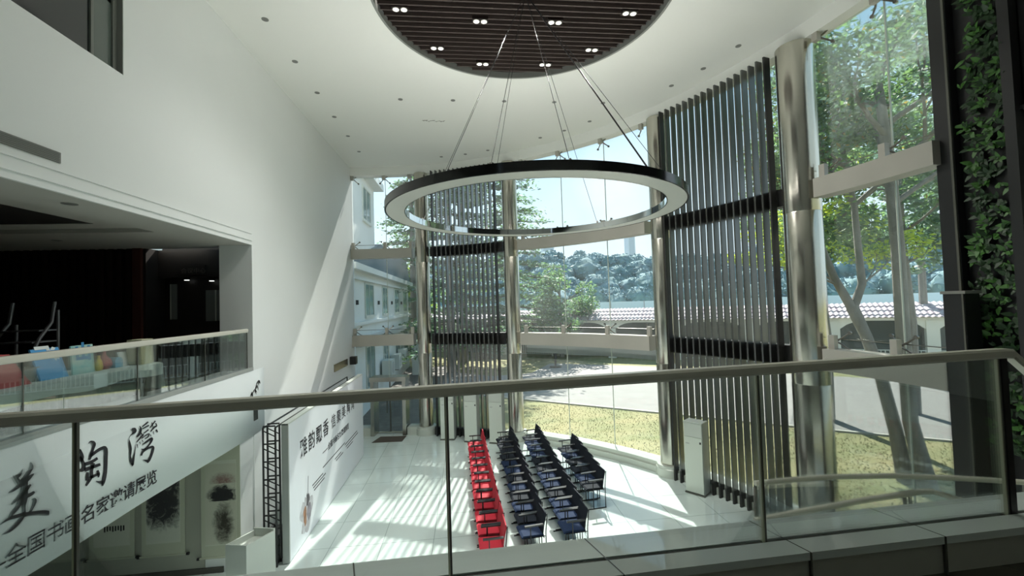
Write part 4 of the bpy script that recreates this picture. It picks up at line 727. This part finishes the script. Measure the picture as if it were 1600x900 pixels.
# ================================================================ OUTSIDE
grassm=mat('dry_grass',(.27,.235,.11),.95,noise=(.35,.8,(.14,.165,.06),(1,2.2,1)))
struct('ground_lawn',MB().box(-150,200,-60,220,-.4,-.05),grassm)
pm=mat('asphalt_road',(.235,.22,.205),.9,noise=(1.5,.6,(.27,.255,.24),(1,1,1)))
ud=Vector((.846,-.533,0)); wd=Vector((-.533,-.846,0))
def along(p,s,t=0): return (p[0]+ud.x*s+wd.x*t,p[1]+ud.y*s+wd.y*t)
road=[(-2,24.5),(3.56,20.6),(7.92,17.4),(12.67,13.8),(15.4,12.0),(40,-5),(60,-5),(24.7,19.4),(20.8,22.8),(13.3,29.0),(6.3,33.0),(4.2,29),(1.5,28.5),(-2,32)]
struct('ground_road',MB().prism(road,'z',-.06,-.035),pm)
kb=MB(); kp=road[:6]
for i in range(5): kb.bar((*kp[i],-.02),(*kp[i+1],-.02),.12,.06)
struct('trim_13',kb,mat('kerb_stone',(.45,.43,.38),.8))
# leaf litter and grass tufts on the lawn
lt=MB(); r4=random.Random(8)
for k in range(900):
    x=r4.uniform(7.5,16); y=r4.uniform(2,14)
    if y>24-x: continue
    a_=r4.uniform(0,6.28); l=r4.uniform(.04,.09); lt.add([(x,y,-.045),(x+l*math.cos(a_),y+l*math.sin(a_),-.02),(x+l*1.3*math.cos(a_+.6),y+l*1.3*math.sin(a_+.6),-.04)],[(0,1,2)])
tag(lt.build('fallen_leaves',mat('leaf_litter',(.20,.13,.06),.8)),'brown fallen leaves scattered over the dry lawn','leaves',kind='stuff')
gt=MB()
for k in range(26000):
    x=r4.uniform(2,17); y=r4.uniform(4,20)
    if math.hypot(x-O[0],y-O[1])<11.75 or y>23.3-.72*x: continue
    a_=r4.uniform(0,6.28); h=r4.uniform(.02,.06); w=.012
    gt.add([(x-w*math.cos(a_),y-w*math.sin(a_),-.05),(x+w*math.cos(a_),y+w*math.sin(a_),-.05),(x+r4.uniform(-.03,.03),y+r4.uniform(-.03,.03),-.05+h)],[(0,1,2)],r4.choice((0,0,1)))
tag(gt.build('grass_tufts',[mat('straw',(.28,.24,.11),.9),mat('grass_green',(.14,.17,.06),.9)]),'short dry yellow green grass of the lawn outside the glass','grass',kind='stuff')
# ---- covered walkway
P0=(6.6,37.5)
wk=thing('covered_walkway','long low covered walkway with a pinkish tiled roof and white arches across the yard','walkway',(0,0,0))
S0,S1=-34,62; cream=mat('walkway_cream',(.78,.76,.68),.7); 
b=MB(); n=int((S1-S0)/.075); rows=[(0,3.08),(.25,3.20),(.27,3.26),(.75,3.46),(.77,3.52),(1.3,3.72),(1.32,3.78),(1.8,3.95),(1.9,3.98),(3.8,3.2)]
for i in range(n+1):
    s=S0+(S1-S0)*i/n; hz=.035*math.sin(2*PI*i/4)
    for (t_,z) in rows: p=along(P0,s,-t_); b.v.append((p[0],p[1],z+hz))
k=len(rows); b.f=[(i*k+j,(i+1)*k+j,(i+1)*k+j+1,i*k+j+1) for i in range(n) for j in range(k-1)]; b.m=[0]*len(b.f)
b.build('tiled_roof',mat('roof_tile_pink',(.28,.21,.24),.7,noise=(3.2,1,(.44,.41,.43),(1,1,1))),wk)
def wbox(s0,s1,t0,t1,z0,z1):
    c=along(P0,(s0+s1)/2,(t0+t1)/2); return MB().obox(c,(ud.x,ud.y),(s1-s0)/2,(wd.x,wd.y),abs(t1-t0)/2,z0,z1)
wbox(S0,S1,-.35,-.2,2.86,3.05).build('eave_beam',cream,wk)
s=S0
while s<S1:
    wbox(s-.32,s+.32,-.55,-.2,-.05,2.9).build('pillar',cream,wk)
    # arch spandrel between pillars
    a=MB(); m_=12; P=[]
    for i in range(m_+1):
        q=s+.32+(5.0-.64)*i/m_; zz=2.86-.55*((2*i/m_-1)**4); p=along(P0,q,-.25); p2=along(P0,q,-.4); P+=[(p[0],p[1],zz),(p[0],p[1],2.88),(p2[0],p2[1],2.88),(p2[0],p2[1],zz)]
    a.add(P,[(4*i+e_,4*i+4+e_,4*i+4+(e_+1)%4,4*i+(e_+1)%4) for i in range(m_) for e_ in range(4)]); a.build('arch',cream,wk)
    s+=5.0
b=MB(); s=S0
while s<S1: c=along(P0,s,-.3); b.obox(c,(ud.x,ud.y),.02,(wd.x,wd.y),.02,.1,.95); s+=.22
for z in (.12,.95): b.bar((*along(P0,S0,-.3),z),(*along(P0,S1,-.3),z),.05,.05)
b.build('low_balustrade',acw,wk)
wbox(S0,S1,-3.9,-3.7,-.05,3.1).build('rear_wall',mat('walkway_back_green',(.12,.15,.13),.8),wk)
t=thing('blue_hoarding','long pale blue hoarding with thin posts behind the walkway','fence',(0,0,0))
wbox(S0,S1,-7.1,-7.0,-.05,4.52).build('panel',mat('hoarding_blue',(.72,.92,.95),.5),t)
s=S0
while s<S1: wbox(s,s+.06,-7.0,-6.95,-.05,4.6).build('post',acs,t); s+=3.2
t=thing('parked_truck_cover','dark green canvas covered cart parked beyond the walkway arches','cart',(0,0,0))
wbox(-8.2,-3.8,1.2,2.8,.5,1.6).build('canvas_body',mat('canvas_green',(.05,.09,.08),.7),t)
for s in (-7.6,-4.5):
    c=along(P0,s,2.8); MB().tube([(c[0],c[1],.35),(c[0]+wd.x*.2,c[1]+wd.y*.2,.35)],.4,16).build('wheel',black,t)
t=thing('stand_post','small black post on a flat foot standing on the grass beside the road','post',(6.3,31.0,-.05))
MB().lathe([(.45,0),(.45,.05),(.06,.09),(.09,.6),(.16,1.0),(.05,1.35)],n=14).build('post_body',black,t)
tag(MB().arcbox(O,11.69,11.71,33.2,56.7,3.0,3.33,30).build('frosted_strip',mat('frosted_grey',(.38,.40,.38),.6)),'pale grey curved strip hanging outside the central bay under the lower beam','awning')
# ---- far towers
for x,y,w,h,lb in ((118,298,5,50,'faint grey apartment tower far away, left of the third column'),(58,300,8,44,'faint grey apartment tower rising far behind the trees of the central bay')):
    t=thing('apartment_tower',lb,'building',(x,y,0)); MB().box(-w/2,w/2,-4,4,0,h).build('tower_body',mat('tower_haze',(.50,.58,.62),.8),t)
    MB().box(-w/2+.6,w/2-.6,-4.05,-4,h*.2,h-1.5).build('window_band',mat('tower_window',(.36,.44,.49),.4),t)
# ---- leaves
class Leaves:
    def __init__(s): s.P=[];s.n=0
    def cloud(s,rng,c,rad3,count,size,flat=.6,shell=.55):
        c=np.array(c); d=rng.normal(size=(count,3)); d/=np.linalg.norm(d,axis=1)[:,None]
        r=shell+(1-shell)*rng.random(count)**.5; p=c+d*np.array(rad3)*r[:,None]
        s.quads(rng,p,size,flat)
    def quads(s,rng,p,size,flat=.6):
        k=len(p); a=rng.normal(size=(k,3)); a[:,2]*=flat; a/=np.linalg.norm(a,axis=1)[:,None]
        b=np.cross(a,rng.normal(size=(k,3))); b/=np.linalg.norm(b,axis=1)[:,None]
        L=size*(.6+.8*rng.random(k))[:,None]; W_=L*.42
        s.P.append(np.stack([p-a*L*.5,p+b*W_*.5,p+a*L*.5,p-b*W_*.5],1).reshape(-1,3)); s.n+=k
    def build(s,name,mats,parent,rng,split=(1.,)):
        V=np.concatenate(s.P); n=len(V)//4; me=bpy.data.meshes.new(name)
        me.vertices.add(len(V)); me.vertices.foreach_set('co',V.ravel().astype(np.float32)); me.loops.add(4*n); me.loops.foreach_set('vertex_index',np.arange(4*n,dtype=np.int32))
        me.polygons.add(n); me.polygons.foreach_set('loop_start',np.arange(0,4*n,4,dtype=np.int32))
        for x in mats: me.materials.append(x)
        me.polygons.foreach_set('material_index',rng.choice(len(mats),size=n,p=split).astype(np.int32)); me.update(calc_edges=True)
        o=bpy.data.objects.new(name,me); COL.objects.link(o); o.parent=parent; return o
rng=np.random.default_rng(4)
bark=mat('bark',(.23,.215,.19),.9,noise=(6,.6,(.13,.12,.105),(1,1,.3)),bump=(14,.8))
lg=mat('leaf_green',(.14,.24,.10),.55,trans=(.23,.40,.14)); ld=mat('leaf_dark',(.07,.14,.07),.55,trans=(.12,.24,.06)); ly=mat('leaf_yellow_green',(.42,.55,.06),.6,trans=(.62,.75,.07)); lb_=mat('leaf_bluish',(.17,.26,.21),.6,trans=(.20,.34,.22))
lo=mat('leaf_ochre',(.32,.25,.06),.6,trans=(.4,.3,.05))
def branch(b,p,d,L,r,depth,rr,ends,spread=.55):
    p=Vector(p); d=Vector(d).normalized(); q=p+d*L*.5+Vector((rr.uniform(-1,1),rr.uniform(-1,1),rr.uniform(-.3,.6)))*L*.06; e=q+(d+Vector((rr.uniform(-.2,.2),rr.uniform(-.2,.2),.08)))*L*.5
    b.tube([p,q,e],[r,r*.8,r*.62],6 if r<.05 else 10,caps=False); ends.append((e,depth))
    if depth>0:
        for k in range(rr.choice((2,3,3))):
            nd=(d+Vector((rr.uniform(-1,1),rr.uniform(-1,1),rr.uniform(-.35,.7)))*spread*1.3).normalized(); branch(b,e if k else q,nd,L*rr.uniform(.62,.85),r*.6,depth-1,rr,ends,spread)
# near tree with forked trunk, seen through the right bay
def tree_thing(label,loc,group='trees outside the glass wall'): return thing('tree',label,'tree',loc,0,group)
rr=random.Random(31); t=tree_thing('tree with a leaning forked grey trunk standing close outside the right bay',(0,0,0))
b=MB(); ends=[]
b.tube([(10.9,9.9,-.1),(10.8,10.0,1.2),(10.75,10.25,2.5),(10.72,10.6,3.6),(10.66,10.9,4.35)],[.19,.15,.14,.135,.15],14)
b.tube([(10.66,10.9,4.3),(10.35,11.1,5.2),(10.15,11.3,6.2),(10.1,11.4,7.0),(9.75,11.5,7.8)],[.12,.10,.09,.08,.06],10)
b.tube([(10.68,10.9,4.3),(11.0,10.9,5.0),(11.15,11.1,6.0),(11.3,11.3,7.3),(11.2,11.4,8.6)],[.11,.10,.09,.08,.06],10)
for p,d in (((9.75,11.5,7.8),(-.3,.2,1)),((10.1,11.4,7.0),(.4,.1,1)),((11.2,11.4,8.6),(.2,.3,1)),((11.3,11.3,7.3),(.8,-.1,.7)),((10.15,11.3,6.2),(-.8,.2,.6)),((11.3,11.3,7.3),(-.5,.4,1))): branch(b,p,d,1.5,.07,3,rr,ends)
b.build('trunk',bark,t,True)
Lv=Leaves()
for e,dp in ends:
    if dp<=1 and 6.9<e.z<10.4: Lv.cloud(rng,e,(.6,.6,.4),110,.15,shell=.1)
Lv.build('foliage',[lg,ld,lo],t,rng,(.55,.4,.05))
# low lit bough with yellow green leaves
rr=random.Random(5); b=MB(); ends=[]; 
for p,d in (((10.4,11.05,5.0),(-.9,.1,.35)),((10.5,11.0,4.9),(-.4,.5,.6)),((10.9,10.9,4.9),(.9,.3,.45))): branch(b,p,d,1.1,.035,3,rr,ends,.6)
b.build('low_branches',bark,t,True)
Lv=Leaves()
for e,dp in ends:
    if dp<=2: Lv.cloud(rng,e,(.38,.38,.2),42,.15,shell=.1)
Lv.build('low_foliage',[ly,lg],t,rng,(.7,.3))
# straight near trunk
rr=random.Random(77); t=tree_thing('tree with a thick straight trunk close outside the right bay',(0,0,0)); b=MB(); ends=[]
b.tube([(11.05,9.5,-.1),(10.9,9.7,1.5),(10.95,9.8,3.5),(10.95,9.8,6),(10.85,9.8,8),(10.8,9.9,10)],[.21,.16,.15,.145,.13,.10],14)
for k in range(7): z=7+k*.42; a_=k*2.4; branch(b,(10.9,9.8,z),(math.cos(a_),math.sin(a_),.7),1.7,.07,2,rr,ends)
branch(b,(10.8,9.9,10),(0.3,0,1),1.0,.08,2,rr,ends)
b.build('trunk',bark,t,True); Lv=Leaves()
for e,dp in ends:
    if 6.9<e.z<11.7: Lv.cloud(rng,e,(.75,.75,.5),150,.17,shell=.1)
Lv.build('foliage',[lb_,ld,lg,lo],t,rng,(.4,.27,.3,.03))
# background trees behind: bigger crowns
def crown_tree(label,x,y,h,cr,ch,n,size,mats,split,seed,trunk_r=.25,blobs=26,base=None):
    rr=random.Random(seed); t=tree_thing(label,(x,y,-.05)); b=MB(); ends=[]
    z0=base if base is not None else h-ch*2
    b.tube([(0,0,0),(.1,0,h*.3),(0,.1,h*.6),(0,0,h*.85)],[trunk_r,trunk_r*.8,trunk_r*.6,trunk_r*.3],8)
    for k in range(7): a_=k*2.4; branch(b,(0,0,z0+(h-z0)*k/9),(math.cos(a_),math.sin(a_),.5),cr*.55,trunk_r*.3,1,rr,ends)
    b.build('trunk',bark,t,True); Lv=Leaves()
    for k in range(blobs):
        a_=rr.uniform(0,6.28); f=rr.uniform(0,1); zz=z0+(h-z0)*f; R=cr*math.sqrt(max(.05,1-(2*f-1)**2))*rr.uniform(.45,.95)
        Lv.cloud(rng,(R*math.cos(a_),R*math.sin(a_),zz),(cr*.33,cr*.33,cr*.24),n//blobs,size,shell=.5)
    Lv.build('foliage',mats,t,rng,split); return t
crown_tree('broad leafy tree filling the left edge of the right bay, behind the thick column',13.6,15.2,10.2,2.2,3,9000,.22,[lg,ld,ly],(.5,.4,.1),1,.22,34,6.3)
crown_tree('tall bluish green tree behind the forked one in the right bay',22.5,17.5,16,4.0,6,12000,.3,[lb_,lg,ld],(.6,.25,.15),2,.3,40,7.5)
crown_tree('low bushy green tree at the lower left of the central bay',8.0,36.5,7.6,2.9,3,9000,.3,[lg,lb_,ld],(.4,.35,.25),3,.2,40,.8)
# layered conifer behind the far screen
def conifer(label,x,y,h,r,seed):
    rr=random.Random(seed); t=tree_thing(label,(x,y,-.05)); b=MB(); b.tube([(0,0,0),(0,0,h*.6),(0,0,h)],[.35,.22,.04],8); Lv=Leaves()
    z=2.0
    while z<h-.3:
        R=r*(1-(z/h)**1.4)+.4
        for k in range(7):
            a_=rr.uniform(0,6.28); L=R*rr.uniform(.7,1.05); e=Vector((L*math.cos(a_),L*math.sin(a_),z-.12*L)); b.tube([(0,0,z),e*.6+Vector((0,0,z*.4)),e],[.05,.035,.01],5,caps=False)
            m=int(80*L/3)+30; f=rng.random(m)**.7; p=np.stack([e.x*f,e.y*f,z-.12*L*f*f+0*f],1)+rng.normal(size=(m,3))*np.array([.32,.32,.09])*(.4+f)[:,None]
            Lv.quads(rng,p,.32,.25)
        z+=.85
    b.build('trunk',bark,t,True); Lv.build('foliage',[ld,lb_],t,rng,(.5,.5)); return t
conifer('dark layered cedar seen through the slats of the far screen',-1.2,31,17.5,4.2,11)
conifer('layered cedar whose spreading tiers show at the left of the central bay',3.4,34,20,5.4,12)
conifer('layered cedar whose branches show over the white building in the left bay',-4.6,38,18.5,5.0,13)
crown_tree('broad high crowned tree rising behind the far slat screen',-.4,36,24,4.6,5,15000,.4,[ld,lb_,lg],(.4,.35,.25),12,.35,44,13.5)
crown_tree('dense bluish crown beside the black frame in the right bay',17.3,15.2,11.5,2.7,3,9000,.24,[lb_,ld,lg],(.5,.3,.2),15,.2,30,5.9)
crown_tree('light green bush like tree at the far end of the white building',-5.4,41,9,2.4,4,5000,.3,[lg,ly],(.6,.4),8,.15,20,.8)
# bare twiggy trees
for x,y,h,sd_,lb in ((24,27,21.5,3,'bare twiggy tree top showing left over the leafy crowns of the right bay'),(29.5,25,25.5,9,'bare twiggy tree top at the upper edge of the right bay')):
    rr=random.Random(sd_); t=tree_thing(lb,(x,y,-.05)); b=MB(); ends=[]; b.tube([(0,0,0),(.1,0,h*.35),(0,.1,h*.62)],[.24,.18,.12],8)
    for k in range(5): branch(b,(0,.1,h*(.5+.03*k)),(rr.uniform(-.6,.6),rr.uniform(-.6,.6),1),h*.11,.07,5 if k<2 else 4,rr,ends,.42)
    b.build('trunk',bark,t,True)
# hill forest
hb=MB(); rh=random.Random(2); Lv=Leaves()
hc=mat('hill_foliage_hazed',(.13,.23,.26),.9,noise=(.8,.8,(.13,.22,.20),(1,1,1)),bump=(1.2,1));  # distance haze painted into the foliage colour
bm=bmesh.new(); bmesh.ops.create_icosphere(bm,subdivisions=3,radius=1); iv=[v.co.copy() for v in bm.verts]; ifc=[tuple(v.index for v in f.verts) for f in bm.faces]; bm.free()
for k in range(900):
    az=math.radians(rh.uniform(-14,66)); dd=rh.choice((62,70,80,92,104)); dd+=rh.uniform(-4,4)
    hh={62:5.5,70:7.5,80:10,92:12.5,104:14.5}[min((62,70,80,92,104),key=lambda v:abs(v-dd))]*(1.0+.10*math.sin(az*9))
    c=Vector((dd*math.sin(az),dd*math.cos(az),hh-rh.uniform(.5,3.0))); R=rh.uniform(1.3,2.6)
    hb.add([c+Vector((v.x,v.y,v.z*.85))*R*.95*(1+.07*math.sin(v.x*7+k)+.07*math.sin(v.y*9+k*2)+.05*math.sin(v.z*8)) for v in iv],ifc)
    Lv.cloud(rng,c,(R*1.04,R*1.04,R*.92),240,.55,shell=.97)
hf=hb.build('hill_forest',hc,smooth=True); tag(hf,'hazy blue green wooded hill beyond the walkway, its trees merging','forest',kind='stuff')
Lv.build('canopy_leaves',[mat('hill_leaf_hazed',(.18,.29,.33),.9),mat('hill_leaf_hazed_dark',(.14,.24,.28),.9)],hf,rng,(.5,.5))  # both leaf tones carry the painted haze too
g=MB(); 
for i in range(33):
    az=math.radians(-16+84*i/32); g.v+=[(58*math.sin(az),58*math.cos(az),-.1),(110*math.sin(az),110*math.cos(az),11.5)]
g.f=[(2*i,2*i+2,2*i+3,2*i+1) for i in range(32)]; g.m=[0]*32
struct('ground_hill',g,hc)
# ---- white building on the left outside
fx=-4.7; wb=mat('facade_white',(.74,.76,.74),.7,noise=(.6,.5,(.66,.68,.65),(1,1,1))); gw=mat('window_glass_out',(.16,.24,.24),.08,spec=.8)
t=thing('white_building','two storey white building with cornices and tall windows beyond the left bay','building',(0,0,0))
MB().box(-16,fx,17.6,35.2,-.05,6.35).build('facade_wall',wb,t)
MB().box(-16,fx,17.6,22.9,6.35,11.0).build('upper_wall',wb,t); MB().box(-16,fx+.45,17.6,23.3,10.9,11.25).build('upper_cornice',wb,t)
MB().box(-16,fx+.35,17.6,35.6,6.35,6.62).build('cornice',wb,t); MB().box(-16,fx+.14,17.6,35.3,5.98,6.1).build('moulding',wb,t)
MB().box(-16,fx+.18,17.6,35.4,4.02,4.16).build('string_course',wb,t)
MB().box(fx+.0,fx+.5,17.6,35.2,3.2,3.45).build('gutter_canopy',acs,t)
MB().prism([(17.6,6.62),(35.8,6.62),(34,8.2),(24,8.2)],'x',-16,fx+.1).build('tiled_roof',mat('roof_grey_blue',(.10,.15,.18),.7),t)
def bwin(y0,y1,z0,z1):
    f=MB().box(fx-.02,fx+.05,y0-.08,y0,z0-.08,z1+.08).box(fx-.02,fx+.05,y1,y1+.08,z0-.08,z1+.08).box(fx-.02,fx+.05,y0,y1,z1,z1+.08).box(fx-.02,fx+.09,y0-.1,y1+.1,z0-.12,z0).box(fx,fx+.03,(y0+y1)/2-.03,(y0+y1)/2+.03,z0,z1).build('window_surround',acw,t)
    MB().box(fx,fx+.015,y0,y1,z0,z1).build('pane',gw,f)
for y0,y1 in ((20.5,22.2),(24.6,26.1),(28.6,30.3),(32.4,34.2)): bwin(y0,y1,4.4,5.85); bwin(y0,y1,1.0,2.9)
bwin(20.4,21.9,8.9,10.4)
for y in (18.9,23.4,27.4,31.3): MB().box(fx,fx+.1,y-.05,y+.05,4.9,5.1).build('wall_lamp',black,t)
for i,(y,z,lb) in enumerate(((24.0,1.05,'lower, nearest'),(26.6,1.05,'lower, second'),(29.3,1.1,'lower, farthest'))):
    t=thing('outdoor_condenser',f'white outdoor air conditioner box on the white building, {lb}','air conditioner',(fx+.12,y,z)); MB().box(.0,.5,-.5,.5,0,.85).build('casing',acw,t)
    MB().tube([(.5,0,.42),(.515,0,.42)],.33,20).build('fan_grille',acs,t); MB().box(-.12,.45,-.45,-.4,-.06,0).box(-.12,.45,.4,.45,-.06,0).build('bracket',fitting,t)
t=thing('rooftop_unit','white box unit standing at the foot of the building by the grass','utility box',(-3.9,30.5,-.05)); MB().box(0,1.3,0,1.2,0,2.4).build('casing',acw,t); MB().box(-.05,1.35,-.05,1.25,2.4,2.48).build('lid',acs,t)
struct('ground_paving',MB().box(-4.7,-1.6,17.0,34,-.06,-.03),mat('brown_paving',(.10,.085,.07),.7,noise=(4,.8,(.16,.14,.12),(1,1,1))))
